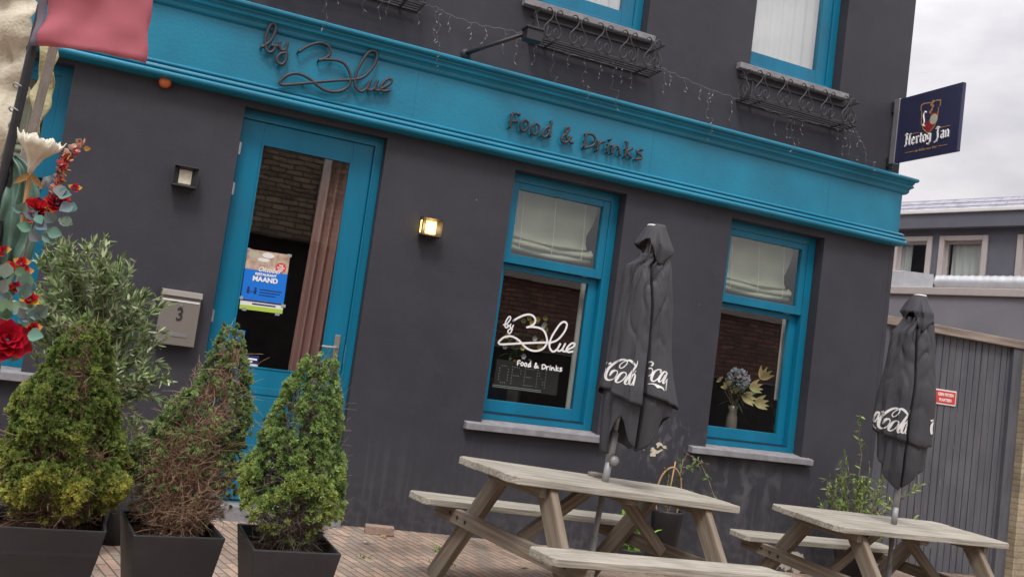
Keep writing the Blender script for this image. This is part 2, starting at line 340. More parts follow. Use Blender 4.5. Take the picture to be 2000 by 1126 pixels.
def soup(name, m, V_, F_, tint=None, parent=None, smooth=False):
    """fast mesh from numpy arrays; F_ is (n,3) or (n,4); tint per face colour"""
    me = bpy.data.meshes.new(name); k = F_.shape[1]; n = len(F_)
    me.vertices.add(len(V_)); me.vertices.foreach_set('co', np.ascontiguousarray(V_, dtype=np.float32).ravel())
    me.loops.add(n * k); me.loops.foreach_set('vertex_index', np.ascontiguousarray(F_, dtype=np.int32).ravel())
    me.polygons.add(n); me.polygons.foreach_set('loop_start', np.arange(0, n * k, k, dtype=np.int32))
    if smooth: me.polygons.foreach_set('use_smooth', np.ones(n, bool))
    me.update(calc_edges=True)
    if tint is not None:
        a = me.attributes.new('tint', 'FLOAT_COLOR', 'FACE'); a.data.foreach_set('color', np.c_[tint, np.ones(n)].astype(np.float32).ravel())
    me.materials.append(M[m]); o = bpy.data.objects.new(name, me); col.objects.link(o)
    if parent: o.parent = parent
    return o
def ground_z(x, y):
    x = np.asarray(x, float); s = np.where(x < 14, np.log1p(np.exp((np.minimum(x, 14) - 2.1) * 3)) / 3, 11.9)
    return -.046 * s + .012 * np.clip(y, -12, 4)
# measured outlines (metres)
BY= [[(0.6761, 3.3408), (0.6979, 3.3597), (0.7307, 3.397), (0.7518, 3.4574), (0.7548, 3.5102), (0.7348, 3.5325), (0.7133, 3.5105), (0.6998, 3.455), (0.6958, 3.4022), (0.7044, 3.3528), (0.7258, 3.321), (0.7527, 3.3251), (0.7695, 3.3525), (0.7625, 3.3766), (0.7459, 3.3694)], [(0.7641, 3.377), (0.8, 3.3777)], [(0.8003, 3.4194), (0.8003, 3.3864), (0.8167, 3.3589), (0.8386, 3.3617), (0.8509, 3.3909), (0.8513, 3.4247)], [(0.8513, 3.4247), (0.8497, 3.3733), (0.8586, 3.3293), (0.8563, 3.2824), (0.8355, 3.2541), (0.8098, 3.2591), (0.7965, 3.2845), (0.8089, 3.3194), (0.8337, 3.3391), (0.8636, 3.3439)]]
BL= [[(0.9378, 3.3729), (0.9843, 3.4199), (1.0352, 3.4595), (1.089, 3.4824), (1.1359, 3.477), (1.1633, 3.4488), (1.161, 3.4069), (1.1287, 3.3722), (1.092, 3.3493)], [(1.092, 3.3493), (1.1407, 3.3694), (1.2196, 3.3836), (1.2796, 3.3722), (1.3212, 3.3294), (1.344, 3.2758), (1.3328, 3.2138), (1.2872, 3.1674), (1.2209, 3.1443), (1.157, 3.1477), (1.1021, 3.1694), (1.0522, 3.198), (0.9928, 3.2153), (0.9368, 3.213), (0.885, 3.1857), (0.8521, 3.1458), (0.8425, 3.1176), (0.8687, 3.1096), (0.9487, 3.1349), (1.0777, 3.1798), (1.2199, 3.2275), (1.3314, 3.262), (1.3763, 3.2766), (1.4258, 3.3019), (1.4665, 3.3478), (1.5031, 3.4228), (1.5138, 3.4915), (1.4974, 3.5203), (1.4648, 3.5179), (1.4342, 3.4831), (1.4036, 3.4096), (1.3797, 3.3321), (1.375, 3.2656), (1.3904, 3.2219), (1.4237, 3.1973), (1.4519, 3.2071), (1.4763, 3.2428), (1.492, 3.2973)], [(1.492, 3.2973), (1.4812, 3.2499), (1.4789, 3.2255), (1.5032, 3.2225), (1.5291, 3.2496), (1.5465, 3.3137)], [(1.5465, 3.3137), (1.534, 3.2568), (1.5404, 3.2344), (1.5669, 3.2378), (1.5979, 3.2723)], [(1.5714, 3.2479), (1.6145, 3.2824), (1.6462, 3.3142), (1.6481, 3.3417), (1.6184, 3.3374), (1.5877, 3.2999), (1.5746, 3.2667), (1.5781, 3.2435), (1.6085, 3.2419), (1.6482, 3.2605)]]
FD= [[(2.6583, 3.3116), (2.6539, 3.2529), (2.6495, 3.1943)], [(2.6583, 3.3116), (2.6929, 3.3196), (2.7257, 3.318)], [(2.6575, 3.2507), (2.7118, 3.257)], [(2.7828, 3.2854), (2.8036, 3.2687), (2.8037, 3.232), (2.7822, 3.1997), (2.7564, 3.197), (2.7426, 3.2244), (2.7474, 3.259), (2.7701, 3.2825), (2.7828, 3.2854)], [(2.8793, 3.2798), (2.9003, 3.263), (2.9003, 3.2262), (2.8785, 3.1937), (2.8525, 3.191), (2.8386, 3.2185), (2.8434, 3.2532), (2.8664, 3.2768), (2.8793, 3.2798)], [(3.0082, 3.3338), (3.0006, 3.2703), (2.9991, 3.2206), (3.0103, 3.2033)], [(2.9928, 3.2778), (2.9645, 3.2652), (2.9434, 3.2266), (2.9381, 3.1947), (2.9592, 3.1871), (2.9857, 3.2114), (2.9959, 3.2568)], [(3.221, 3.1983), (3.1903, 3.1978), (3.1591, 3.2251), (3.1377, 3.27), (3.1422, 3.3052), (3.1604, 3.3112), (3.165, 3.2886), (3.1416, 3.2523), (3.1155, 3.2216), (3.1166, 3.1909), (3.145, 3.1816), (3.1758, 3.2039), (3.1971, 3.2459)], [(3.3274, 3.2967), (3.3256, 3.2368), (3.32, 3.1793)], [(3.3274, 3.2967), (3.3821, 3.3026), (3.4153, 3.2754), (3.4133, 3.2309), (3.3763, 3.1977), (3.3205, 3.1762)], [(3.4471, 3.2635), (3.4464, 3.2192), (3.4453, 3.1781)], [(3.4455, 3.2159), (3.4663, 3.2519), (3.5095, 3.2696)], [(3.5461, 3.2599), (3.5411, 3.2208), (3.5395, 3.1826)], [(3.5512, 3.299), (3.5621, 3.297)], [(3.5857, 3.2559), (3.5841, 3.2175), (3.582, 3.1822)], [(3.5841, 3.2175), (3.6176, 3.2564), (3.6453, 3.237), (3.654, 3.2008), (3.6701, 3.1883)], [(3.716, 3.3193), (3.7148, 3.2521), (3.7071, 3.1803)], [(3.7734, 3.2711), (3.7183, 3.2273), (3.7743, 3.1882)], [(3.8707, 3.2761), (3.8349, 3.2716), (3.8208, 3.2429), (3.8632, 3.2263), (3.8596, 3.1999), (3.8112, 3.1832)]]
DY= [[(2.9406, 1.6551), (2.9526, 1.6602), (2.9717, 1.6717), (2.9883, 1.6952), (2.9958, 1.7181), (2.9895, 1.731), (2.9772, 1.7245), (2.9647, 1.702), (2.9567, 1.6793), (2.9547, 1.6561), (2.9606, 1.6389), (2.9732, 1.6366), (2.9839, 1.6462), (2.9836, 1.6579), (2.9753, 1.6572)], [(2.9844, 1.6578), (3.0006, 1.6527)], [(3.0056, 1.6711), (3.0017, 1.6565), (3.0059, 1.6419), (3.016, 1.6398), (3.025, 1.6509), (3.0291, 1.6658)], [(3.0291, 1.6658), (3.0224, 1.6433), (3.0212, 1.6225), (3.0147, 1.6021), (3.002, 1.5927), (2.9911, 1.5988), (2.9881, 1.6121), (2.9977, 1.6256), (3.0112, 1.6306), (3.0252, 1.6282)]]
DB= [[(3.0249, 1.7018), (3.0683, 1.7345), (3.1146, 1.7606), (3.1615, 1.7727), (3.1998, 1.7625), (3.2195, 1.7361), (3.2132, 1.7021), (3.1828, 1.6777), (3.1501, 1.6635)], [(3.1501, 1.6635), (3.1925, 1.674), (3.2593, 1.6758), (3.3078, 1.6591), (3.3378, 1.619), (3.351, 1.5724), (3.3353, 1.5231), (3.2927, 1.4908), (3.2354, 1.4801), (3.1828, 1.4907), (3.1396, 1.5152), (3.1013, 1.5448), (3.0539, 1.5662), (3.0073, 1.5712), (2.9616, 1.5553), (2.9301, 1.5267), (2.9193, 1.5049), (2.9401, 1.4951), (3.009, 1.5059), (3.1205, 1.5267), (3.2432, 1.5482), (3.3392, 1.5627), (3.3779, 1.5691), (3.4215, 1.5837), (3.46, 1.6162), (3.4981, 1.6729), (3.5142, 1.7278), (3.5036, 1.7533), (3.4764, 1.7554), (3.4474, 1.7307), (3.4144, 1.6744), (3.3865, 1.614), (3.3756, 1.5602), (3.3838, 1.5226), (3.4088, 1.4984), (3.4332, 1.5029), (3.4571, 1.5291), (3.4758, 1.5717)], [(3.4758, 1.5717), (3.4619, 1.5343), (3.4575, 1.5147), (3.4773, 1.5092), (3.5016, 1.5282), (3.5227, 1.5784)], [(3.5227, 1.5784), (3.5064, 1.5335), (3.5093, 1.5144), (3.5316, 1.5139), (3.5609, 1.5383)], [(3.5364, 1.5216), (3.5757, 1.5445), (3.6053, 1.5665), (3.6097, 1.5888), (3.5847, 1.5889), (3.5553, 1.5621), (3.541, 1.5365), (3.5415, 1.5171), (3.5665, 1.5121), (3.6013, 1.5224)]]
DF= [[(3.1109, 1.3805), (3.112, 1.3629), (3.1131, 1.3453)], [(3.1109, 1.3805), (3.1222, 1.383), (3.1332, 1.3825)], [(3.1133, 1.3622), (3.1313, 1.3641)], [(3.1539, 1.3727), (3.1616, 1.3677), (3.1632, 1.3567), (3.1574, 1.347), (3.1489, 1.3461), (3.143, 1.3544), (3.1431, 1.3648), (3.1497, 1.3718), (3.1539, 1.3727)], [(3.1865, 1.3711), (3.1943, 1.366), (3.1959, 1.355), (3.19, 1.3452), (3.1814, 1.3444), (3.1755, 1.3526), (3.1756, 1.3631), (3.1823, 1.3702), (3.1865, 1.3711)], [(3.2275, 1.3874), (3.2277, 1.3683), (3.2294, 1.3534), (3.2339, 1.3482)], [(3.2247, 1.3705), (3.2158, 1.3667), (3.2104, 1.3551), (3.21, 1.3455), (3.2174, 1.3433), (3.2253, 1.3506), (3.2267, 1.3642)], [(3.3049, 1.3468), (3.2946, 1.3466), (3.2829, 1.3548), (3.2738, 1.3683), (3.2737, 1.3789), (3.2796, 1.3807), (3.2821, 1.3739), (3.2759, 1.363), (3.2684, 1.3537), (3.2701, 1.3445), (3.2801, 1.3417), (3.2895, 1.3484), (3.2948, 1.3611)], [(3.3363, 1.3764), (3.3383, 1.3584), (3.339, 1.3411)], [(3.3363, 1.3764), (3.3544, 1.3782), (3.3668, 1.37), (3.3681, 1.3567), (3.3571, 1.3467), (3.3393, 1.3402)], [(3.378, 1.3665), (3.3797, 1.3532), (3.3811, 1.3408)], [(3.3795, 1.3522), (3.385, 1.363), (3.3987, 1.3684)], [(3.4114, 1.3655), (3.4114, 1.3537), (3.4126, 1.3422)], [(3.4114, 1.3772), (3.4152, 1.3766)], [(3.4249, 1.3643), (3.426, 1.3527), (3.4269, 1.3421)], [(3.426, 1.3527), (3.4356, 1.3644), (3.4457, 1.3586), (3.4503, 1.3477), (3.4562, 1.344)], [(3.4659, 1.3834), (3.4684, 1.3632), (3.469, 1.3416)], [(3.4873, 1.3689), (3.4707, 1.3557), (3.4912, 1.344)], [(3.5198, 1.3705), (3.5079, 1.3691), (3.5044, 1.3605), (3.5194, 1.3555), (3.5194, 1.3476), (3.5038, 1.3425)]]
COLA1= [[(-0.0506, 0.6268, 0.0078), (-0.0396, 0.6506, 0.0156), (-0.0242, 0.6611, 0.0117), (-0.0099, 0.6588, 0.0065), (-0.0079, 0.6423, 0.0052), (-0.0213, 0.6153, 0.0057), (-0.042, 0.6027, 0.0073), (-0.0614, 0.6015, 0.0117), (-0.0736, 0.6139, 0.0161), (-0.0745, 0.639, 0.0187), (-0.0616, 0.6701, 0.0161), (-0.0372, 0.6986, 0.0143), (-0.0066, 0.7223, 0.0125), (0.0201, 0.7314, 0.0104), (0.0388, 0.7269, 0.0078), (0.043, 0.7148, 0.0057), (0.0329, 0.6953, 0.0057), (0.0179, 0.6815, 0.0057), (0.0041, 0.6803, 0.0057), (0.0004, 0.6924, 0.0057), (0.0117, 0.7093, 0.0057), (0.0321, 0.7246, 0.0078), (0.0537, 0.7303, 0.0125), (0.0713, 0.7228, 0.0143), (0.0901, 0.7057, 0.0104), (0.0986, 0.6929, 0.0031)], [(0.0438, 0.652, 0.0065), (0.0293, 0.6571, 0.0073), (0.0113, 0.6449, 0.013), (-0.0048, 0.6175, 0.0161), (-0.011, 0.5999, 0.013), (0.001, 0.5932, 0.0073), (0.0219, 0.6044, 0.0062), (0.0411, 0.6293, 0.0073), (0.0459, 0.6467, 0.0062), (0.0404, 0.6571, 0.0062)], [(0.1019, 0.7339, 0.0026), (0.0983, 0.7068, 0.0073), (0.0825, 0.6768, 0.0125), (0.0623, 0.6377, 0.0156), (0.0441, 0.6046, 0.0161), (0.0473, 0.5897, 0.0088), (0.0619, 0.5958, 0.0042), (0.0773, 0.6286, 0.0036), (0.0992, 0.6762, 0.0031)], [(0.0964, 0.6535, 0.0062), (0.0831, 0.6489, 0.0088), (0.0701, 0.6192, 0.0146), (0.0687, 0.5967, 0.0125), (0.0793, 0.5898, 0.0062), (0.0902, 0.6136, 0.0047)], [(0.0981, 0.6509, 0.0068), (0.094, 0.6169, 0.012), (0.092, 0.5874, 0.0078)], [(-0.0661, 0.6947, 0.0109), (-0.0504, 0.7033, 0.0109)], [(0.1649, 0.7338, 0.0047), (0.1817, 0.7389, 0.0073), (0.1926, 0.7291, 0.0104), (0.1847, 0.7141, 0.0117)], [(0.1692, 0.6981, 0.0068), (0.1848, 0.7016, 0.0078), (0.195, 0.6904, 0.0062), (0.1913, 0.6704, 0.0057), (0.1736, 0.6527, 0.0042)], [(0.2411, 0.6813, 0.0104), (0.2432, 0.6982, 0.0083), (0.2266, 0.6988, 0.0078), (0.2063, 0.6836, 0.013), (0.1935, 0.6526, 0.0172), (0.1961, 0.6307, 0.0114), (0.2128, 0.6301, 0.0068), (0.2325, 0.6495, 0.0057)], [(0.28, 0.6906, 0.0088), (0.2634, 0.6912, 0.0104), (0.2468, 0.6681, 0.0156), (0.2362, 0.6416, 0.0146), (0.2405, 0.6289, 0.0078), (0.2555, 0.6415, 0.0052), (0.2709, 0.6741, 0.0068)], [(0.2842, 0.6898, 0.0078), (0.2726, 0.6604, 0.0143), (0.2626, 0.6285, 0.012), (0.2738, 0.6273, 0.0047), (0.2885, 0.6542, 0.0036)], [(0.1754, 0.6078, 0.0031), (0.1984, 0.6121, 0.0057), (0.218, 0.61, 0.0109), (0.2356, 0.6012, 0.0182), (0.2494, 0.6004, 0.013), (0.2638, 0.5954, 0.0099), (0.2766, 0.5805, 0.0021)], [(0.2864, 0.6484, 0.0036), (0.2849, 0.6149, 0.0042), (0.2849, 0.5844, 0.0031)], [(-0.0781, 0.708, 0.0068), (-0.0816, 0.6913, 0.0026)], [(-0.0783, 0.6693, 0.0036), (-0.0822, 0.6561, 0.0026)]]
COLA2= [[(-0.1443, 0.7108, 0.0101), (-0.131, 0.7401, 0.0203), (-0.113, 0.753, 0.0152), (-0.0968, 0.7502, 0.0084), (-0.0949, 0.73, 0.0068), (-0.111, 0.6969, 0.0074), (-0.1351, 0.6813, 0.0095), (-0.1573, 0.6797, 0.0152), (-0.171, 0.6949, 0.021), (-0.1713, 0.7257, 0.0243), (-0.1557, 0.764, 0.021), (-0.1269, 0.799, 0.0186), (-0.0913, 0.828, 0.0162), (-0.0606, 0.8391, 0.0135), (-0.0394, 0.8336, 0.0101), (-0.0349, 0.8188, 0.0074), (-0.047, 0.7949, 0.0074), (-0.0644, 0.7781, 0.0074), (-0.0802, 0.7765, 0.0074), (-0.0841, 0.7914, 0.0074), (-0.0708, 0.8121, 0.0074), (-0.0471, 0.8308, 0.0101), (-0.0224, 0.8377, 0.0162), (-0.0026, 0.8285, 0.0186), (0.0182, 0.8076, 0.0135), (0.0275, 0.792, 0.0041)], [(-0.0357, 0.742, 0.0084), (-0.0521, 0.7481, 0.0095), (-0.073, 0.7332, 0.0169), (-0.0921, 0.6996, 0.021), (-0.0997, 0.678, 0.0169), (-0.0862, 0.6698, 0.0095), (-0.062, 0.6836, 0.0081), (-0.0395, 0.7142, 0.0095), (-0.0336, 0.7355, 0.0081), (-0.0395, 0.7483, 0.0081)], [(0.0324, 0.842, 0.0034), (0.0275, 0.809, 0.0095), (0.0089, 0.7723, 0.0162), (-0.0152, 0.7246, 0.0203), (-0.0367, 0.684, 0.021), (-0.0334, 0.6658, 0.0115), (-0.0168, 0.6734, 0.0054), (0.0016, 0.7135, 0.0047), (0.0278, 0.7716, 0.0041)], [(0.024, 0.7439, 0.0081), (0.0088, 0.7383, 0.0115), (-0.0068, 0.702, 0.0189), (-0.009, 0.6745, 0.0162), (0.0028, 0.6661, 0.0081), (0.0159, 0.6952, 0.0061)], [(0.0259, 0.7408, 0.0088), (0.0203, 0.6992, 0.0155), (0.0173, 0.6632, 0.0101)], [(-0.1601, 0.7942, 0.0142), (-0.1419, 0.8047, 0.0142)], [(-0.1694, 0.7905, 0.0135), (-0.1918, 0.7891, 0.0169), (-0.2081, 0.7575, 0.0169), (-0.2119, 0.7294, 0.0203), (-0.2014, 0.7206, 0.0135), (-0.1874, 0.7433, 0.0088), (-0.1748, 0.7794, 0.0135)], [(-0.1723, 0.7867, 0.0101), (-0.1808, 0.7408, 0.0115), (-0.1687, 0.7494, 0.0047)], [(-0.2189, 0.7009, 0.0149), (-0.2045, 0.6858, 0.0081), (-0.1871, 0.6712, 0.0034)], [(0.1797, 0.7811, 0.0135), (0.1991, 0.789, 0.0088)], [(0.1972, 0.7753, 0.0081), (0.1895, 0.7405, 0.0169), (0.1909, 0.7071, 0.0169), (0.1975, 0.6846, 0.0169)]]
OL1= [(1.577, 0.073, 0.1713), (1.5379, 0.0437, 0.185), (1.4902, 0.0186, 0.2089), (1.4488, -0.0041, 0.229), (1.4184, 0.0059, 0.2418), (1.381, 0.032, 0.2249), (1.3488, 0.0143, 0.2347), (1.3078, -0.0457, 0.2421), (1.251, -0.0542, 0.2518), (1.1885, -0.0557, 0.2622), (1.0639, -0.0588, 0.2828), (0.9076, -0.0641, 0.2919), (0.7835, -0.0702, 0.3064), (0.6595, -0.0915, 0.3298), (0.5669, -0.1136, 0.3556), (0.4847, -0.1185, 0.3772), (0.3516, -0.0959, 0.3446), (0.2511, -0.0601, 0.1906), (0.1747, -0.0264, 0.1606)]
OL2= [(1.7183, -0.0112, 0.0665), (1.6503, -0.0657, 0.0899), (1.5726, -0.105, 0.1352), (1.5274, -0.0757, 0.1357), (1.48, -0.1, 0.1467), (1.4078, -0.1508, 0.1563), (1.2994, -0.1586, 0.1691), (1.1448, -0.1692, 0.1825), (0.9512, -0.2084, 0.2059), (0.7965, -0.2226, 0.2054), (0.6442, -0.2116, 0.2049), (0.5322, -0.19, 0.2147), (0.4233, -0.1225, 0.2109), (0.3242, -0.0854, 0.1233), (0.227, -0.0486, 0.0558)]
T_C= ([0.83, -3.033, 0.479], [(0.7984, 0.018, 0.0494), (0.768, -0.0613, 0.0636), (0.7022, -0.0932, 0.0772), (0.6367, -0.1249, 0.0907), (0.5716, -0.1564, 0.1085), (0.4852, -0.1947, 0.1293), (0.3996, -0.2227, 0.1459), (0.3146, -0.2444, 0.1624), (0.2519, -0.2551, 0.1842), (0.1887, -0.2577, 0.1851), (0.1253, -0.2563, 0.1734), (0.0845, -0.216, 0.1524), (0.0247, -0.1158, 0.1096)], [0.9788, -0.2048, 0.0])
T_B= ([0.38, -2.79, 0.448], [(0.9014, 0.0755, 0.1108), (0.8535, 0.0517, 0.1453), (0.7434, 0.0168, 0.1807), (0.655, -0.0211, 0.2108), (0.5424, -0.1056, 0.2378), (0.4517, -0.1722, 0.2362), (0.3625, -0.228, 0.2367), (0.2764, -0.2385, 0.2414), (0.1913, -0.2313, 0.2419), (0.107, -0.1988, 0.2299), (0.0645, -0.1432, 0.1698), (0.0109, -0.0657, 0.0753)], [0.996, -0.0898, 0.0])
T_A= ([-0.084, -2.818, 0.472], [(0.8258, -0.0173, 0.0257), (0.7744, -0.0463, 0.0657), (0.6903, -0.0941, 0.0994), (0.6069, -0.1304, 0.1275), (0.5229, -0.1805, 0.1519), (0.4406, -0.207, 0.1763), (0.3593, -0.2263, 0.2046), (0.2784, -0.2401, 0.2329), (0.1974, -0.2504, 0.2497), (0.1367, -0.2445, 0.2438), (0.0661, -0.2162, 0.2146), (0.0254, -0.1572, 0.1353)], [0.9998, 0.0202, 0.0])
T_O= ([0.002, -1.2, 0.802], [(0.9427, -0.2522, -0.1233), (0.8717, -0.3174, -0.0334), (0.7659, -0.3876, 0.1718), (0.6532, -0.4197, 0.258), (0.5396, -0.4145, 0.2899), (0.3968, -0.405, 0.3125), (0.2552, -0.3458, 0.294), (0.1444, -0.2278, 0.2439), (0.0438, -0.1103, 0.1252)], [1.0, -0.0003, 0.0])
LI= [[(1.0236, 3.8095), (1.094, 3.7503), (1.1602, 3.9273)], [(1.3049, 4.0088), (1.5473, 3.9974), (1.7748, 3.9879), (1.9191, 4.0035), (2.0511, 3.9736), (2.2907, 3.9636), (2.5093, 3.9845), (2.6514, 4.0012)], [(3.9174, 4.0436), (4.1832, 4.0051), (4.5083, 3.9738), (4.8641, 3.9938)], [(6.0414, 4.0165), (6.1769, 3.9376), (6.2991, 3.8247), (6.3061, 3.6765)]]
FP= {'pole': [(-0.302, -4.135, 2.225), (-0.306, -4.125, 2.139), (-0.314, -4.108, 1.982), (-0.324, -4.087, 1.796), (-0.334, -4.066, 1.61)], 'post': [(-0.274, -3.983, 2.224), (-0.274, -3.97, 2.074), (-0.29, -3.944, 1.861), (-0.306, -3.921, 1.679)], 'ties': [(-0.329, -4.094, 1.897), (-0.329, -4.088, 1.831)], 'flag_l': [(-0.316, -4.147, 2.187), (-0.315, -4.143, 2.131), (-0.317, -4.135, 2.06), (-0.318, -4.13, 2.004)], 'flag_m': [(-0.298, -4.155, 2.19), (-0.294, -4.151, 2.134), (-0.294, -4.145, 2.064), (-0.295, -4.139, 2.006)], 'flag_r': [(-0.044, -4.221, 2.241), (-0.039, -4.218, 2.185), (-0.03, -4.214, 2.1), (-0.025, -4.208, 2.011)], 'flag_b': [(-0.297, -4.117, 2.011), (-0.24, -4.141, 2.015), (-0.175, -4.168, 2.019), (-0.096, -4.201, 2.016), (-0.025, -4.229, 2.006)], 'burlap': [[(-0.572, -3.651, 2.314), (-0.514, -3.676, 2.323), (-0.463, -3.697, 2.33), (-0.398, -3.725, 2.34)], [(-0.558, -3.649, 2.22), (-0.5, -3.673, 2.228), (-0.449, -3.695, 2.236), (-0.38, -3.724, 2.246)], [(-0.545, -3.647, 2.141), (-0.487, -3.671, 2.149), (-0.436, -3.693, 2.157), (-0.359, -3.726, 2.168)], [(-0.53, -3.644, 2.046), (-0.472, -3.669, 2.055), (-0.421, -3.691, 2.062), (-0.368, -3.714, 2.07)], [(-0.516, -3.642, 1.952), (-0.458, -3.667, 1.96), (-0.407, -3.688, 1.968), (-0.364, -3.706, 1.974)], [(-0.501, -3.639, 1.857), (-0.443, -3.664, 1.866), (-0.392, -3.686, 1.873), (-0.37, -3.695, 1.877)], [(-0.484, -3.637, 1.747), (-0.425, -3.661, 1.756), (-0.375, -3.683, 1.763), (-0.37, -3.685, 1.764)], [(-0.469, -3.634, 1.653), (-0.411, -3.659, 1.661), (-0.36, -3.681, 1.669), (-0.37, -3.676, 1.667)]], 'strip': [[(-0.312, -3.848, 2.098), (-0.295, -3.855, 2.1), (-0.278, -3.862, 2.102)], [(-0.316, -3.84, 2.035), (-0.295, -3.849, 2.038), (-0.274, -3.858, 2.041)], [(-0.315, -3.835, 1.973), (-0.294, -3.844, 1.976), (-0.272, -3.854, 1.979)], [(-0.311, -3.831, 1.911), (-0.292, -3.839, 1.914), (-0.272, -3.848, 1.917)], [(-0.31, -3.826, 1.849), (-0.295, -3.832, 1.851), (-0.279, -3.839, 1.853)], [(-0.306, -3.824, 1.806), (-0.294, -3.829, 1.808), (-0.281, -3.834, 1.809)]], 'creamc': (-0.254, -4.213, 1.67), 'creamt': (-0.259, -4.218, 1.747), 'green': [[(-0.325, -4.057, 1.707), (-0.317, -4.06, 1.708), (-0.308, -4.064, 1.709), (-0.299, -4.068, 1.71)], [(-0.33, -4.051, 1.67), (-0.309, -4.06, 1.673), (-0.287, -4.069, 1.676), (-0.265, -4.079, 1.68)], [(-0.334, -4.044, 1.612), (-0.303, -4.058, 1.617), (-0.272, -4.071, 1.622), (-0.24, -4.085, 1.626)], [(-0.336, -4.037, 1.541), (-0.302, -4.052, 1.546), (-0.268, -4.066, 1.551), (-0.233, -4.081, 1.556)], [(-0.341, -4.029, 1.468), (-0.303, -4.045, 1.474), (-0.266, -4.061, 1.479), (-0.227, -4.077, 1.485)], [(-0.342, -4.021, 1.397), (-0.304, -4.038, 1.402), (-0.266, -4.054, 1.408), (-0.226, -4.071, 1.414)], [(-0.347, -4.015, 1.339), (-0.317, -4.027, 1.343), (-0.287, -4.04, 1.347), (-0.256, -4.053, 1.352)]], 'paper': [(-0.243, -4.162, 1.651), (-0.218, -4.173, 1.662), (-0.209, -4.173, 1.628), (-0.227, -4.165, 1.616)], 'r1': (-0.227, -4.214, 1.56), 'r2': (-0.178, -4.237, 1.588), 'r3': (-0.142, -4.256, 1.629), 'snap': [(-0.197, -4.227, 1.569), (-0.184, -4.238, 1.625), (-0.179, -4.244, 1.674), (-0.172, -4.25, 1.709), (-0.144, -4.265, 1.74)], 'leaves1': [(-0.256, -4.223, 1.554), (-0.204, -4.242, 1.518), (-0.187, -4.251, 1.541), (-0.153, -4.264, 1.536), (-0.15, -4.269, 1.573), (-0.164, -4.266, 1.605), (-0.214, -4.235, 1.487), (-0.186, -4.246, 1.487), (-0.173, -4.253, 1.502), (-0.235, -4.231, 1.541), (-0.174, -4.263, 1.614), (-0.242, -4.225, 1.506)], 'r4': (-0.232, -4.29, 1.215), 'r5': (-0.199, -4.259, 1.325), 'r6': (-0.181, -4.26, 1.251), 'r7': (-0.235, -4.252, 1.414), 'r8': (-0.24, -4.244, 1.349), 'r9': (-0.224, -4.255, 1.392), 'r10': (-0.284, -4.234, 1.437), 'leaves2': [(-0.266, -4.259, 1.391), (-0.262, -4.257, 1.346), (-0.251, -4.256, 1.294), (-0.212, -4.277, 1.342), (-0.179, -4.285, 1.289), (-0.2, -4.276, 1.278), (-0.166, -4.292, 1.296), (-0.218, -4.271, 1.299), (-0.173, -4.283, 1.233), (-0.211, -4.262, 1.18), (-0.233, -4.259, 1.244), (-0.211, -4.28, 1.373), (-0.264, -4.253, 1.319)], 'stemline': [(-0.266, -4.132, 1.072), (-0.263, -4.146, 1.21), (-0.246, -4.166, 1.35), (-0.232, -4.185, 1.504), (-0.206, -4.203, 1.577)]}
# ================================================================ ground
gx = np.r_[-70, -40, -20, -10, np.arange(-6, 16.01, .25), 20, 40, 80]; gy = np.r_[-70, -40, -20, -14, np.arange(-9, 6.01, .5), 12, 25, 45, 80]
GX, GY = np.meshgrid(gx, gy, indexing='ij'); GZ = ground_z(GX, GY); V_ = np.stack([GX, GY, GZ], -1).reshape(-1, 3)
ny = len(gy); ii, jj = np.meshgrid(np.arange(len(gx) - 1), np.arange(ny - 1), indexing='ij'); a = (ii * ny + jj).ravel()
g = soup('pavement', 'paving', V_, np.stack([a, a + ny, a + ny + 1, a + 1], 1), smooth=True); tag(g, kind='structure')

# ================================================================ the restaurant
B = empty('restaurant_building', (3, 1, 0), 'dark charcoal plastered restaurant with teal fascia, door and window frames', 'building')
BI = Matrix.Translation((-3, -1, 0))
def bpart(mb, name, m, parent=None, **k):
    o = mb.build(name, m, parent or B, **k)
    if parent is None: o.matrix_parent_inverse = BI
    return o
OPEN = [(-1.53, -.49, .84, 2.94), (.642, 1.71, 0.02, 2.92), (2.785, 3.823, .84, 2.90), (4.905, 5.957, .84, 2.90),
        (-1.53, -.49, 4.27, 6.35), (.66, 1.70, 4.27, 6.35), (2.785, 3.815, 4.27, 6.35), (4.905, 5.945, 4.27, 6.35)]
xs = sorted({-2.6, 6.76, *[v for o in OPEN for v in o[:2]]}); zs = sorted({-1.2, 3.3, 7.6, *[v for o in OPEN for v in o[2:]]})
T = .30
mb = MB()
def inside(x, z): return any(o[0] < x < o[1] and o[2] < z < o[3] for o in OPEN)
for i in range(len(xs) - 1):
    for j in range(len(zs) - 1):
        if not inside((xs[i] + xs[i + 1]) / 2, (zs[j] + zs[j + 1]) / 2):
            for y in (0, T): mb.add([(xs[i], y, zs[j]), (xs[i + 1], y, zs[j]), (xs[i + 1], y, zs[j + 1]), (xs[i], y, zs[j + 1])], [(0, 1, 2, 3) if y == 0 else (3, 2, 1, 0)])
for a_, b_, c_, d_ in OPEN:
    mb.add([(a_, 0, c_), (a_, T, c_), (a_, T, d_), (a_, 0, d_)], [(0, 1, 2, 3)]); mb.add([(b_, 0, c_), (b_, T, c_), (b_, T, d_), (b_, 0, d_)], [(3, 2, 1, 0)])
    mb.add([(a_, 0, d_), (b_, 0, d_), (b_, T, d_), (a_, T, d_)], [(3, 2, 1, 0)]); mb.add([(a_, 0, c_), (b_, 0, c_), (b_, T, c_), (a_, T, c_)], [(0, 1, 2, 3)])
mb.box((6.76, 0, 2.99), (6.765, 9, 7.6)).box((6.762, -.0, -1.2), (6.812, 9, 2.985)); mb.box((-2.61, 0, -1.2), (-2.6, 9, 7.6)); mb.box((-2.61, 9, -1.2), (6.81, 9.3, 7.6))
bpart(mb, 'wall', 'plaster', fix=False)
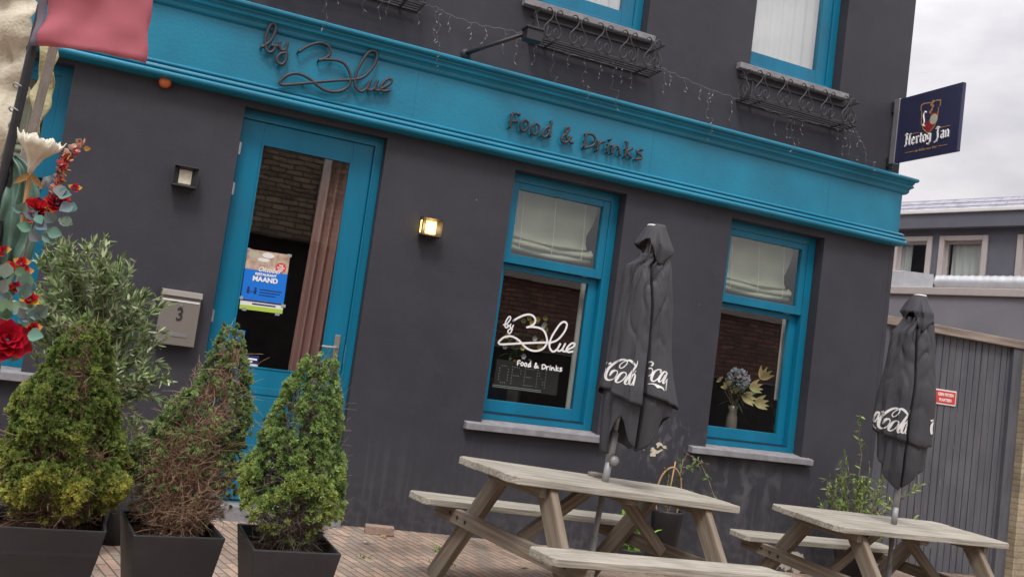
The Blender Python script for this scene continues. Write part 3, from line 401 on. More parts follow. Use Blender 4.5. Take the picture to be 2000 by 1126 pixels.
bpart(MB().box((-2.75, -.25, 7.6), (6.95, 9.5, 7.85)), 'roof', 'slate')
mb = MB().box((-2.55, T + .01, 3.15), (6.7, 8.9, 3.4)).box((-2.55, T + .01, -.4), (6.7, 8.9, .02))
bpart(mb, 'floor', 'in_floor')
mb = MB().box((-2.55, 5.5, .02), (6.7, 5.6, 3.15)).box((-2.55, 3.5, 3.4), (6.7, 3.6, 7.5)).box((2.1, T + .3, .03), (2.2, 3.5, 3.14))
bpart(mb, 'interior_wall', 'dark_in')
# fascia and mouldings
bpart(MB().box((-2.6, -.05, 2.975), (6.79, 0, 3.61)), 'fascia_board', 'blue')
def arc(c, r, a0, a1, n=5): return [(c[0] + r * math.cos(R_(a0 + (a1 - a0) * i / n)), c[1] + r * math.sin(R_(a0 + (a1 - a0) * i / n))) for i in range(n + 1)]
up_prof = [(.002, 3.655), (-.10, 3.64), (-.135, 3.632)] + arc((-.135, 3.612), .02, 90, 270) + [(-.118, 3.588), (-.118, 3.575), (-.108, 3.572), (-.104, 3.560)] + arc((-.104, 3.548), .012, 90, 250, 4) + [(-.09, 3.530), (-.082, 3.520)] + arc((-.05, 3.51), .03, 160, 230, 4) + [(-.052, 3.478), (.002, 3.478)]
lo_prof = [(.002, 3.098), (-.055, 3.096), (-.066, 3.088)] + arc((-.066, 3.078), .01, 90, 240, 4) + [(-.062, 3.064), (-.078, 3.058), (-.082, 3.048)] + arc((-.082, 3.038), .011, 90, 250, 4) + [(-.076, 3.022)] + arc((-.085, 3.0), .022, 110, 300, 7) + [(-.05, 2.972), (.002, 2.970)]
for pf, nm in ((up_prof, 'upper_cornice'), (lo_prof, 'lower_moulding')):
    mb = MB(); mb.prism(pf, 'x', -2.6, 6.80)
    # mitred return round the corner
    ext = [(-min(0, p[0]), p[1]) for p in pf]
    n = len(pf); vs = [(6.80, p[0], p[1]) for p in pf] + [(6.80 + max(0, -p[0]) * .55, p[0], p[1]) for p in pf] + [(6.80 + max(0, -p[0]) * .55, 3, p[1]) for p in pf]
    fs = [(i, (i + 1) % n, (i + 1) % n + n, i + n) for i in range(n - 1)] + [(i + n, (i + 1) % n + n, (i + 1) % n + 2 * n, i + 2 * n) for i in range(n - 1)]
    mb.add(vs, fs); bpart(mb, nm, 'blue')
mb = MB()
for x in (1.86, 3.98, 5.9): bpart(MB().box((x, -.0512, 3.10), (x + .004, -.05, 3.478)), 'fascia_joint', 'bluewood')

def frame_box(mb, x0, x1, z0, z1, wl, wr, wb, wt, y0, y1):
    mb.box((x0, y0, z0), (x0 + wl, y1, z1)); mb.box((x1 - wr, y0, z0), (x1, y1, z1))
    mb.box((x0 + wl, y0 + .0015, z0), (x1 - wr, y1, z0 + wb)); mb.box((x0 + wl, y0 + .0015, z1 - wt), (x1 - wr, y1, z1))
def sash_window(x0, x1, zb, zt, gnd=True):
    w = MB(); frame_box(w, x0 + .001, x1 - .001, zb + .04, zt - .001, .05, .075, .055 if gnd else .07, .07, .115, .27)
    wo = bpart(w, 'window', 'bluewood', bevel=.003)
    if gnd:
        u = MB(); frame_box(u, x0 + .051, x1 - .076, 2.16, zt - .071, .055, .066, .075, .056, .125, .175); u.build('sash', 'bluewood', wo, bevel=.003)
        lo = MB(); frame_box(lo, x0 + .051, x1 - .076, zb + .1, 2.158, .042, .085, .10, .05, .18, .225); lo.build('sash', 'bluewood', wo, bevel=.003)
        MB().box((x0 + .055, .1125, zb + .0935), (x1 - .08, .1145, zb + .1015)).build('seam_shade', 'black', wo)  # black strip standing in for the shaded gap below the lower sash
        MB().box((x0 + .10, .150, 2.23), (x1 - .14, .154, zt - .12)).build('pane', 'glass', wo)
        MB().box((x0 + .09, .20, zb + .19), (x1 - .155, .204, 2.112)).build('pane', 'glass', wo)
    else:
        u = MB(); frame_box(u, x0 + .051, x1 - .076, zb + .115, zt - .071, .045, .115, .11, .08, .135, .195); u.build('sash', 'bluewood', wo, bevel=.003)
        MB().box((x0 + .09, .165, zb + .2), (x1 - .19, .169, zt - .14)).build('pane', 'glass_up', wo)
    s = MB(); sl = x0 - .145 if x0 < 4 else x0 - .178
    if not gnd: sl = x0 - .14
    sz = zb + .012
    s.prism([(-.065, sz - .052), (-.065, sz), (.125, sz + .028), (.125, sz - .052)], 'x', sl, x1 + .09 if gnd else x1 + .06)
    s.build('sill', 'stone', wo, bevel=.004)
    return wo
for i, o in enumerate(OPEN):
    if i != 1: sash_window(o[0], o[1], o[2], o[3], i < 4)

# door
dr = MB()
frame_box(dr, .656, 1.640, .115, 2.855, .155, .155, .95, .153, .105, .155)      # stiles and rails
frame_box(dr, .815, 1.481, .20, .93, .05, .05, .05, .05, .0985, .104); dr.box((.88, .100, .265), (1.416, .104, .865))
door = bpart(dr, 'door', 'bluewood', bevel=.003)
fr = MB(); frame_box(fr, .643, 1.709, .101, 2.919, .010, .066, .001, .062, .085, .24); fr.box((1.643, .085, .12), (1.654, .075, 2.85))
fr.build('door_frame', 'bluewood', door, bevel=.003)
bd = MB(); frame_box(bd, .811, 1.485, 1.065, 2.702, .012, .012, .012, .012, .100, .112); bd.build('glazing_bead', 'bluewood', door)
MB().box((.812, .120, 1.066), (1.484, .125, 2.701)).build('pane', 'glass', door)
MB().box((.60, -.10, -.06), (1.76, .30, .098)).build('threshold', 'stone', door, bevel=.006)
for z in (2.63, 2.33, 1.40):
    h = MB(); h.tube([(.652, .100, z - .045), (.652, .100, z + .045)], .009, 8); h.box((.655, .102, z - .045), (.668, .1045, z + .045)); h.build('hinge', 'alum', door, smooth=False)
hd = MB(); hd.box((1.555, .090, 1.13), (1.597, .104, 1.385)).tube([(1.577, .10, 1.29), (1.577, .04, 1.29)], .009, 10)
hd.tube([tuple(p) for p in cr([(1.577, .045, 1.29), (1.555, .035, 1.29), (1.50, .035, 1.288), (1.455, .04, 1.287)], 4)], .009, 10); hd.lathe([(.012, 0), (.012, .006), (.004, .006)], (1.577, .090, 1.18), 12, (0, -1, 0))
hd.build('handle', 'steel', door, bevel=.002)
MB().box((1.6405, .083, 1.18), (1.645, .086, 1.32)).build('lock_plate', 'alum', door)

# interior things seen through the glass
def fold_cloth(name, m, x0, x1, z0, z1, y, folds, amp, label, cat, thick=.004, lean=0, group=None):
    nx = int(folds * 10); V_ = []; 
    for iz in range(9):
        for ix in range(nx + 1):
            t = ix / nx; zt = iz / 8
            V_.append((x0 + (x1 - x0) * t + lean * (1 - zt) , y + amp * math.sin(t * folds * 6.283 + .6 * math.sin(zt * 2.2)) * (.7 + .5 * (1 - zt)) + .3 * amp * math.sin(t * 17 + zt * 3), z0 + (z1 - z0) * zt))
    a = [(iz * (nx + 1) + ix) for iz in range(8) for ix in range(nx)]; a = np.array(a)
    o = soup(name, m, np.array(V_), np.stack([a, a + 1, a + nx + 2, a + nx + 1], 1), smooth=True)
    s = o.modifiers.new('s', 'SOLIDIFY'); s.thickness = thick
    return tag(o, label, cat, group)
fold_cloth('curtain', 'curtain', 1.33, 1.68, .13, 2.86, .31, 5, .035, 'rust red curtain hanging inside the glass door', 'curtain', lean=-.06)
for x0, x1, lab in ((2.87, 3.70, 'cream roman blind behind the upper sash of the window with the white script decal'), (4.99, 5.83, 'cream roman blind behind the upper sash of the window with dried flowers'), (-1.45, -.6, 'cream roman blind behind the window left of the letterbox')):
    b = empty('roman_blind', (x0, .3, 2.85), lab, 'blind', 'roman blinds in the ground floor windows')
    n = 14; V_ = []; zz = [0, -.12, -.22, -.33, -.40, -.43, -.455, -.435, -.475, -.51, -.49, -.53, -.56, -.535]; yy = [-.01, -.02, -.01, -.02, -.04, -.07, -.085, -.05, -.085, -.09, -.05, -.085, -.08, -.04]
    for i in range(n):
        for k in range(11):
            t = k / 10; V_.append((t * (x1 - x0) - max(0, t - .55) * .16 * (1 if 2 < i < 7 else .3) * (i > 1), yy[i] + .012 * math.sin(t * 9 + i), zz[i] - (.02 * math.sin(t * math.pi) + .012 * t if i > 4 else 0)))
    a = np.array([i * 11 + k for i in range(n - 1) for k in range(10)])
    o = soup('blind_fabric', 'blind', np.array(V_), np.stack([a, a + 1, a + 12, a + 11], 1), smooth=True, parent=b)
    for t in (.14, .5, .84):
        c = MB().tube([(t * (x1 - x0), -.055, 0), (t * (x1 - x0) + .004, -.098, -.44), (t * (x1 - x0), -.105, -.55)], .0024, 5); c.build('cord', 'cord', b)
for x0, x1 in ((2.86, 3.65), (4.98, 5.78)):
    MB()
c_lab = ['white net curtain inside the upper window nearest the floodlight', 'white net curtain inside the upper window nearest the hanging sign', 'white net curtain inside the upper window above the script sign', 'white net curtain inside the far left upper window']
for (x0, x1), lab in zip(((2.82, 3.98), (4.95, 6.12), (.70, 1.85), (-1.5, -.4)), c_lab):
    fold_cloth('net_curtain', 'netcloth', x0, x1, 4.33, 6.3, .345, 9, .02, lab, 'curtain', thick=.001, group='net curtains in the upper windows')
# white inner reveal post behind window two, counter, flowers in a vase
MB_ = MB().box((5.84, .305, 1.35), (5.95, .33, 2.2)); bpart(MB_, 'window_lining', 'white')
MB_ = MB().box((3.665, .305, .9), (3.70, .33, 2.2)); bpart(MB_, 'window_lining', 'white')
for x0, lab in ((2.9, 'dark window bench behind the window with the white script decal'), (4.95, 'dark window bench under the dried flowers')):
    t = empty('counter', (x0, .75, 0), lab, 'counter', 'window benches inside')
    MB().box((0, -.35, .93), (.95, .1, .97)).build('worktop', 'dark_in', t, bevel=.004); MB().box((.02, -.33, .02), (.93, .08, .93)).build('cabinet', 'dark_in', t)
tb = mat('teal_chair', (.01, .05, .09), .6); M['tealchair'] = tb
for x, lab in ((3.55, 'dark blue chair back seen through the window with the script decal'), (5.62, 'dark blue chair back seen behind the dried flowers')):
    t = empty('chair', (x, 1.15, .02), lab, 'chair', 'dark blue chairs inside')
    MB().box((-.22, 0, .42), (.22, .42, .48)).build('seat', 'tealchair', t, bevel=.01); MB().box((-.22, .38, .5), (.22, .43, 1.18)).build('backrest', 'tealchair', t, bevel=.015)
    for sx in (-.19, .19):
        for sy in (.03, .39): MB().tube([(sx, sy, 0), (sx, sy, .42)], .015, 6).build('leg', 'black', t)
vs_ = empty('dried_flowers', (5.44, .40, .97), 'bouquet of grey hydrangea and curled dried lilies in a glass vase', 'flowers')
MB().lathe([(.045, 0), (.055, .02), (.05, .16), (.035, .22), (.05, .27), (.047, .27), (.032, .22), (.045, .03), (.0, .025)], (0, 0, 0), 16).build('vase', 'ash', vs_, smooth=True)
V_ = []; F_ = []; Tn = []
def petal(P, d, upv, ln, wd, c, curl=.3, seg=4, bend=0.):
    """a curved petal or leaf"""
    global V_, F_, Tn
    d = np.array(d, float); d /= np.linalg.norm(d); upv = np.array(upv, float); s = np.cross(d, upv); s /= (np.linalg.norm(s) + 1e-9); nn = np.cross(s, d)
    o = len(V_)
    for i in range(seg + 1):
        t = i / seg; w = wd * math.sin(math.pi * min(.97, max(.06, t ** .8))) * .5; c0 = np.array(P) + d * ln * t + nn * curl * ln * t * t
        for q in (-1, 0, 1): V_.append(tuple(c0 + s * w * q + nn * (abs(q) * w * .5 - bend * t)))
    for i in range(seg):
        for q in (0, 1): F_.append((o + i * 3 + q, o + i * 3 + q + 1, o + i * 3 + q + 4, o + i * 3 + q + 3)); Tn.append(c)
def flush(name, m, parent, smooth=True):
    global V_, F_, Tn
    o = soup(name, m, np.array(V_), np.array(F_), np.array(Tn), parent, smooth); V_ = []; F_ = []; Tn = []; return o
def rv(s=1.): return np.array([random.gauss(0, s), random.gauss(0, s), random.gauss(0, s)])
for i in range(150):      # hydrangea head
    d = rv(); d /= np.linalg.norm(d); petal(np.array([.0, -.03, .52]) + d * .085, d + rv(.5), rv(), .036, .034, (.45 + random.uniform(-.08, .12), .52, .58), .2, 2)
for cx, cz, sz_, a0 in ((.26, .60, .12, 1.2), (.17, .47, .11, .2), (-.14, .46, .10, 2.6), (.10, .36, .13, -.3), (.25, .33, .12, .1), (-.04, .42, .09, 2.0), (-.22, .50, .06, 2.8)):
    for j in range(4):
        a_ = a0 + (j - 1.5) * .42; petal((cx - .4 * sz_ * math.cos(a0), -.04, cz - .4 * sz_ * math.sin(a0)), (math.cos(a_), -.35 + .2 * j, math.sin(a_)), (0, -1, 0), sz_, sz_ * .42, (.66 + random.uniform(-.1, .1), .58, .30), .55, 5)
flush('flower_head', 'leaf', vs_)
for i in range(60):
    a_ = random.uniform(0, 6.28); petal((0, 0, .3 + random.random() * .2), (math.cos(a_), math.sin(a_) * .5, random.uniform(-.4, .9)), (0, 0, 1), .16, .02, (.07, .10, .05), -.4, 3)
flush('leaves', 'leaf', vs_)
mb = MB()
for i in range(14):
    a_ = random.uniform(0, 6.28); mb.tube([(0, 0, .1), (.02 * math.cos(a_), .02 * math.sin(a_), .28), (.12 * math.cos(a_), .06 * math.sin(a_), random.uniform(.4, .6))], .003, 4)
mb.build('stems', 'twig', vs_)

pl_ = empty('pendant_lamp', (5.55, 1.1, 1.90), 'small lit orange pendant lamp inside the window with dried flowers', 'pendant lamp')
MB().tube([(0, 0, .0), (0, 0, 1.2)], .003, 5).build('cord', 'black', pl_); M['orangeglow'] = mat('orange_glow', (.9, .4, .1), .5, emit=(1, .38, .06), estr=3)
MB().lathe([(.012, .06), (.03, .045), (.05, .0)], (0, 0, 0), 16).build('shade', 'cane', pl_, smooth=True); MB().lathe([(.0, .03), (.022, .015), (.024, -.005), (0, -.012)], (0, 0, 0), 12).build('bulb', 'orangeglow', pl_, smooth=True)
ld = bpy.data.lights.new('pendant_light', 'POINT'); ld.energy = 5; ld.color = (1, .90, .76); ld.shadow_soft_size = .03; q_ = bpy.data.objects.new('pendant_light', ld); col.objects.link(q_); q_.location = (0, 0, -.04); q_.parent = pl_
bq = empty('flower_bouquet', (3.2, .42, .975), 'bouquet of white and yellow flowers standing behind the script window decal', 'flowers')
MB().lathe([(.045, 0), (.055, .02), (.05, .16), (.035, .22), (.05, .27), (.047, .27), (.032, .22), (.045, .03), (.0, .025)], (0, 0, 0), 16).build('vase', 'ash', bq, smooth=True)
for k in range(26):
    c = np.array([random.uniform(-.20, .26), random.uniform(-.08, .08), random.uniform(.34, .80)]); cl = random.choice([(.75, .72, .70), (.62, .58, .66), (.65, .55, .12), (.30, .36, .10)])
    for j in range(6): petal(c, (math.cos(j * 1.05), -.5, math.sin(j * 1.05)), (0, -1, 0), .035, .03, cl, .4, 3)
flush('flower_head', 'leaf', bq)
for i in range(70): a_ = random.uniform(0, 6.28); petal((random.uniform(-.1, .1), 0, .3 + random.random() * .35), (math.cos(a_), math.sin(a_) * .5, random.uniform(-.4, .9)), (0, 0, 1), .12, .03, (.12, .17, .08), -.4, 3)
flush('leaves', 'leaf', bq)
# ================================================================ signs and fittings on the front
def stroke_obj(name, sts, r, y, m, parent, n=8, sm=5):
    out = []
    for st in sts:
        p = cr(st, sm) if len(st) > 2 else [np.array(q) for q in st]
        o = MB().tube([(q[0], y, q[1]) for q in p], r, n).build(name, m, parent, smooth=True); out.append(o)
    return out
def merge_strokes(name, sts, r, y, m, parent, n=8, sm=5, flat=None, pins=0):
    mb = MB()
    for st in sts:
        p = [tuple(q) for q in (cr(st, sm) if len(st) > 2 else st)]
        if flat:     # flat film ribbon
            for i in range(len(p) - 1):
                a = np.array(p[i]); b = np.array(p[i + 1]); d = b - a; l = np.linalg.norm(d)
                if l < 1e-6: continue
                k = np.array([-d[1], d[0]]) / l * r; e = d / l * r * .35; q = [a - k - e, b - k + e, b + k + e, a + k - e]
                mb.add([(v[0], y - .00002 * i, v[1]) for v in q], [(0, 1, 2, 3)])
            for c in (p[0], p[-1]): mb.add([(c[0] + r * math.cos(t * .7854), y, c[1] + r * math.sin(t * .7854)) for t in range(8)], [tuple(range(8))])
        else: mb.tube([(q[0], y, q[1]) for q in p], r, n)
        if pins:
            for q in (p[0], p[-1], p[len(p) // 2]): mb.tube([(q[0], y, q[1]), (q[0], -.05, q[1])], .006, 6)
    return mb.build(name, m, parent, smooth=not flat)
s1 = empty('script_sign', (1.0, -.05, 3.2), 'grey raised handwritten script lettering on the teal fascia above the door', 'sign')
def off(sts, x, z): return [[(p[0] - x, p[1] - z) for p in st] for st in sts]
for nm, grp in (('lettering', BY), ('lettering', BL)):
    o = merge_strokes(nm, grp, .0115 if grp is BL else .012, -.095, 'letter', s1, 8, 6, pins=1); o.matrix_parent_inverse = Matrix.Translation((-1.0, .05, -3.2))
s2 = empty('lettering_sign', (3.2, -.05, 3.2), 'dark raised letters Food & Drinks on the teal fascia', 'sign')
LET = [FD[0:3], FD[3:4], FD[4:5], FD[5:7], FD[7:8], FD[8:10], FD[10:12], FD[12:14], FD[14:16], FD[16:18], FD[18:19]]
for g_ in LET:
    o = merge_strokes('letter', g_, .0115, -.088, 'letter', s2, 8, 4, pins=1); o.matrix_parent_inverse = Matrix.Translation((-3.2, .05, -3.2))
s3 = empty('window_decal', (3.25, .19, 1.5), 'white handwritten script with Food & Drinks below, on the lower window pane', 'window lettering')
for g_, r_ in ((DY, .0058), (DB, .0082), (DF, .0052)):
    o = merge_strokes('lettering', g_, r_, .1975, 'decal', s3, sm=6, flat=True); o.matrix_parent_inverse = Matrix.Translation((-3.25, -.19, -1.5))
# OPEN made of small dots on a dark board inside
s4 = empty('open_sign', (3.19, .235, 1.27), 'unlit dotted OPEN sign board standing inside the script window', 'sign')
MB().box((-.25, 0, -.135), (.33, .012, .10)).build('board', 'dark_in', s4)
FT = {'O': ["01110", "10001", "10001", "10001", "10001", "10001", "01110"], 'P': ["11110", "10001", "10001", "11110", "10000", "10000", "10000"], 'E': ["11111", "10000", "10000", "11110", "10000", "10000", "11111"], 'N': ["10001", "11001", "11001", "10101", "10011", "10011", "10001"]}
mb = MB()
for k, ch in enumerate('OPEN'):
    for r, row in enumerate(FT[ch]):
        for c, v in enumerate(row):
            if v == '1':
                x = -.215 + k * .115 + c * .0195; z = .055 - r * .023; mb.add([(x + .0035 * math.cos(t * 1.047), -.002, z + .0035 * math.sin(t * 1.047)) for t in range(6)], [tuple(range(6))])
mb.build('lettering', 'ledwhite', s4); MB().box((-.26, -.006, -.112), (.18, -.002, -.109)).box((-.26, -.006, -.125), (.18, -.002, -.122)).build('trim', 'ledwhite', s4)

# poster on the door glass
ps = empty('poster', (.985, .112, 1.70), 'blue restaurant month poster taped inside the door glass', 'poster', rot=(0, R_(-1), 0))
MB().box((-.155, 0, -.22), (.155, .002, .22)).build('sheet', 'paper', ps)
MB().box((-.155, -.0012, -.145), (.155, -.0002, .075)).build('blue_panel', 'posterblue', ps)
MB().box((-.155, -.0012, .0752), (.155, -.0002, .22)).build('photo', 'pbrown', ps)
mb = MB()
for cx, cz, rx, rz in ((0, .192, .045, .02), (-.03, .155, .045, .014)): mb.add([(cx + rx * math.cos(t * .524), -.0018, cz + rz * math.sin(t * .524)) for t in range(12)], [tuple(range(12))])
mb.build('photo_dish', 'paper', ps)
mb = MB(); mb.add([(-.10 + .04 * math.cos(t * .524), -.0019, .18 + .025 * math.sin(t * .524)) for t in range(12)], [tuple(range(12))]); mb.add([(.10 + .028 * math.cos(t * .524), -.0019, .165 + .04 * math.sin(t * .524)) for t in range(6, 13)], [tuple(range(7))]); mb.build('photo_detail', 'blind', ps)
mb = MB(); mb.add([(.10 + .038 * math.cos(t * .393), -.0022, .115 + .038 * math.sin(t * .393)) for t in range(16)], [tuple(range(16))]); mb.build('badge', 'redsign', ps)
for tx, zz_ in (('WIJ', .131), ('DOEN', .114), ('MEE!', .097)): text(tx, .019, (.10, -.003, zz_), FACE, 'decal', ps, bold=.0006, depth=.0002)
text('Oktober', .052, (.02, -.003, .084), FACE, 'decal', ps, shear=.35, bold=.0008, depth=.0002, sx=.9)
text('RESTAURANT', .025, (.0, -.003, .047), FACE, 'decal', ps, bold=.0012, depth=.0002)
text('MAAND', .050, (.0, -.003, .010), FACE, 'decal', ps, bold=.0022, depth=.0002)
mb = MB()
for k, (a_, b_) in enumerate(((-.03, .13), (-.03, .12), (-.03, .09))): mb.box((a_, -.0025, -.066 - k * .02), (b_, -.0015, -.060 - k * .02))
for cx in (-.11, -.06): mb.add([(cx + .009 * math.cos(t * .785), -.0025, -.06 + .009 * math.sin(t * .785)) for t in range(8)], [tuple(range(8))]); mb.box((cx - .010, -.0025, -.10), (cx + .010, -.0018, -.071))
mb.box((-.095, -.0026, -.088), (-.075, -.0018, -.083)).box((-.155, -.0025, -.1565), (.155, -.0015, -.147)); mb.build('print', 'darkprint', ps)
MB().box((-.155, -.0014, -.22), (.155, -.0004, -.188)).build('lime_strip', 'lime', ps)
mb = MB().box((-.07, -.0014, -.178), (.10, -.0006, -.168)); mb.build('print', 'redsign' if 0 else 'darkprint', ps)
mb = MB()
for cx, cz in ((-.15, .215), (.15, .215), (-.155, -.14), (.155, -.16), (-.12, -.22), (.12, -.225)): mb.box((cx - .016, -.0035, cz - .011), (cx + .016, -.0028, cz + .011))
mb.build('tape', 'foil', ps)
st = empty('sticker', (.872, .112, 1.27), 'small light blue sticker at the left edge of the door glass', 'sticker')
MB().box((-.03, 0, -.055), (.03, .0015, .055)).build('sheet', 'paper', st); MB().box((-.03, -.001, -.02), (.03, -.0002, .055)).build('print', 'posterblue', st)
st = empty('sticker', (.955, .112, 1.105), 'navy and white sticker at the bottom of the door glass', 'sticker')
MB().box((-.072, 0, -.04), (.072, .0015, .048)).build('sheet', 'paper', st); MB().box((-.072, -.001, -.012), (.072, -.0002, .048)).build('print', 'darkprint', st)
mb = MB().box((-.05, -.0018, .015), (.06, -.001, .028)).box((-.04, -.0018, -.003), (.03, -.001, .008)); mb.build('print', 'decal', st)

# wall lamps
def wall_lamp(x, z, lit, label):
    t = empty('wall_lamp', (x, 0, z), label, 'wall lamp', 'square wall lamps by the door')
    w = .082
    MB().box((-.07, -.012, -.07), (.07, 0, .07)).build('back_plate', 'black', t)
    MB().box((-w, -.105, .062), (w, -.012, .070)).build('top_plate', 'black', t, bevel=.002); MB().box((-w, -.105, -.076), (w, -.012, -.066)).build('bottom_plate', 'black', t, bevel=.002)
    m = MB()
    for sx in (-1, 1): m.add([(sx * w, -.103, .062), (sx * w, -.103, -.066), (sx * .042, -.06, -.05), (sx * .042, -.06, .048)], [(0, 1, 2, 3)]); m.add([(sx * w, -.103, .062), (sx * w, -.103, -.066), (sx * w, -.012, -.066), (sx * w, -.012, .062)], [(3, 2, 1, 0)] if not lit else [])
    m.add([(-w, -.103, .061), (w, -.103, .061), (.042, -.06, .048), (-.042, -.06, .048)], [(0, 1, 2, 3)]); m.add([(-w, -.103, -.065), (w, -.103, -.065), (.042, -.06, -.05), (-.042, -.06, -.05)], [(3, 2, 1, 0)])
    m.build('reflector', 'black', t, fix=False)
    if lit: MB().box((-.075, -.058, -.05), (.075, -.02, .048)).build('diffuser', 'lampon', t, bevel=.004)
    else: MB().box((-.045, -.058, -.052), (.045, -.02, .05)).build('diffuser', 'lampglass', t, bevel=.004)
    for sx in (-1, 1): MB().box((sx * w - .004, -.106, -.07), (sx * w + .004, -.098, .066)).build('post', 'black', t)
    return t
wall_lamp(.315, 2.325, False, 'square black wall lamp, unlit, above the letterbox left of the door')
wl = wall_lamp(2.13, 2.30, True, 'square black wall lamp glowing yellow right of the door')
ld = bpy.data.lights.new('lamp_light', 'POINT'); ld.energy = .55; ld.color = (1, .62, .25); ld.shadow_soft_size = .03; lo_ = bpy.data.objects.new('lamp_light', ld); col.objects.link(lo_); lo_.location = (0, -.085, 0); lo_.parent = wl

# letterbox
lb = empty('letterbox', (.415, 0, 1.345), 'brushed metal letterbox with black number 3 beside the olive tree', 'letterbox')
MB().box((-.125, -.085, -.185), (.135, 0, .185)).build('body', 'box', lb, bevel=.004)
MB().prism([(-.088, .155), (-.10, .15), (-.092, .19), (0, .197), (0, .186), (-.086, .186)], 'x', -.13, .14).build('lid', 'box', lb, bevel=.002)
MB().box((-.118, -.0875, .115), (.128, -.085, .128)).build('slot', 'paper', lb)
MB().box((-.045, -.0885, -.125), (.075, -.086, -.10)).build('name_plate', 'alum', lb)
MB().lathe([(.010, 0), (.010, .008), (.004, .008)], (.01, -.085, .095), 12, (0, -1, 0)).build('lock', 'alum', lb)
text('3', .125, (.01, -.0875, .025), FACE, 'black', lb, name='number', bold=.0025, sx=.8)

# amber alarm light
al = MB().lathe([(.040, 0), (.042, .03), (.036, .05), (.02, .062), (0, .066)], (0, 0, 0), 20, (0, -1, 0)).build('alarm_light', 'amber', None, smooth=True, loc=(.085, 0, 2.955)); tag(al, 'round orange alarm light just under the fascia', 'alarm light')

# hanging brewery sign at the corner
hs = empty('hanging_sign', (6.62, 0, 4.05), 'navy projecting sign with shield emblem at the building corner', 'sign')
# the panel stands out from the wall towards the street
PH = (3.744, 4.372); 
hs2 = bpy.data.objects.new('sign_panel', None)
bpy.data.objects.remove(hs2)
MB().box((-.02, -.83, -.31), (.02, -.055, .32)).build('sign_panel', 'navy', hs, bevel=.004)
MB().box((-.028, -.10, -.315), (.028, -.035, .325)).build('edge_profile', 'alum', hs, bevel=.003)
MB().box((-.028, -.035, -.34), (.028, 0, -.25)).tube([(0, -.04, -.30), (0, -.04, -.36)], .02, 8).build('bracket', 'black', hs); MB().box((-.028, -.035, .2), (.028, 0, .30)).build('bracket', 'black', hs)
SX = -.021
def sp(y, z): return (SX - .0015, y, z)
SF = (R_(90), 0, R_(-90))   # text facing -x
emb = MB(); shield = [(-.56, .215), (-.60, .205), (-.60, .15), (-.585, .14), (-.58, .02), (-.55, -.045), (-.485, -.10), (-.42, -.045), (-.385, .02), (-.38, .14), (-.365, .15), (-.365, .205), (-.40, .215), (-.48, .205)]
c0 = (-.485, .08)
inn = [(c0[0] + (p[0] - c0[0]) * .90, c0[1] + (p[1] - c0[1]) * .92) for p in shield]
n = len(shield)
emb.add([sp(*p) for p in shield] + [sp(*p) for p in inn], [(i, (i + 1) % n, (i + 1) % n + n, i + n) for i in range(n)])
for a_, b_, z_ in ((-.83 + .1, -.60, -.062), (-.37, -.20, -.062), (-.23, -.34, -.235), (-.72, -.62, -.235)): emb.box((SX - .002, a_, z_ - .003), (SX - .001, b_, z_ + .003))
emb.build('emblem_outline', 'gold', hs, fix=False)
mb = MB(); mb.add([sp(*p) for p in [(-.395 - .18, .1), (-.40 - .165, .0), (-.53, -.045), (-.485, -.082), (-.44, -.04), (-.415, .0), (-.485, .04), (-.50, .10)]], [tuple(range(8))]); mb.build('emblem_field', 'redprint', hs, fix=False)
mb = MB(); mb.add([(SX - .0022, -.535 + .046 * math.cos(t * .524), .035 + .05 * math.sin(t * .524)) for t in range(12)], [tuple(range(12))]); mb.build('emblem_disc', 'blind', hs, fix=False)
mb = MB(); mb.tube([(SX - .001, p[0], p[1]) for p in cr([(-.445, .115), (-.425, .125), (-.41, .095), (-.425, .03), (-.415, .0), (-.44, -.012)], 5)], .008, 5); mb.build('emblem_initial', 'decal', hs)
mb = MB()
for dz, dy in ((0, 0), (.03, -.012), (.05, .006), (.075, -.01), (-.02, .012)): mb.add([(SX - .002, -.50 + dy + .014 * math.cos(t * 1.05), .13 + dz + .018 * math.sin(t * 1.05)) for t in range(6)], [tuple(range(6))])
mb.build('emblem_lion', 'gold', hs, fix=False)
def ink(sts, y0, z0, k, r):
    mb = MB()
    for s_ in sts: mb.tube([(SX - .001, y0 - p[0] * k, z0 + p[1] * k) for p in s_], r, 5)
    return mb
# blackletter words drawn with a broad pen (two passes of thick and thin strokes)
BLK = {'H': [[(0, 1.22), (.17, 1.1), (.17, .1), (.0, -.08)], [(.17, .62), (.60, .70)], [(.80, 1.28), (.62, 1.08), (.62, .12), (.78, 0)], [(-.02, 1.22), (.14, 1.36), (.34, 1.22)]], 'e': [[(.4, .55), (.2, .8), (.05, .65), (.05, .15), (.2, 0), (.4, .15)], [(.05, .4), (.4, .55)]],
       'r': [[(.0, .8), (.12, .65), (.12, .1), (.2, 0)], [(.12, .65), (.3, .8), (.4, .7)]], 't': [[(.15, 1.1), (.15, .1), (.35, 0)], [(0, .75), (.35, .75)]], 'o': [[(.2, .8), (.03, .65), (.03, .15), (.2, 0), (.4, .15), (.4, .65), (.2, .8)]],
       'g': [[(.4, .75), (.15, .8), (.03, .6), (.1, .2), (.4, .25)], [(.4, .8), (.4, -.1), (.2, -.35), (0, -.25)]], 'J': [[(.1, 1.15), (.3, 1.35), (.6, 1.25)], [(.45, 1.3), (.35, .8), (.45, .2), (.3, -.2), (0, -.3)]],
       'a': [[(.05, .75), (.3, .8), (.38, .65), (.38, .1), (.48, 0)], [(.38, .5), (.08, .35), (.08, .1), (.25, 0), (.38, .15)]], 'n': [[(0, .75), (.1, .65), (.1, 0)], [(.1, .65), (.3, .8), (.42, .65), (.42, .1), (.5, 0)]]}
x_ = 0; sts = []
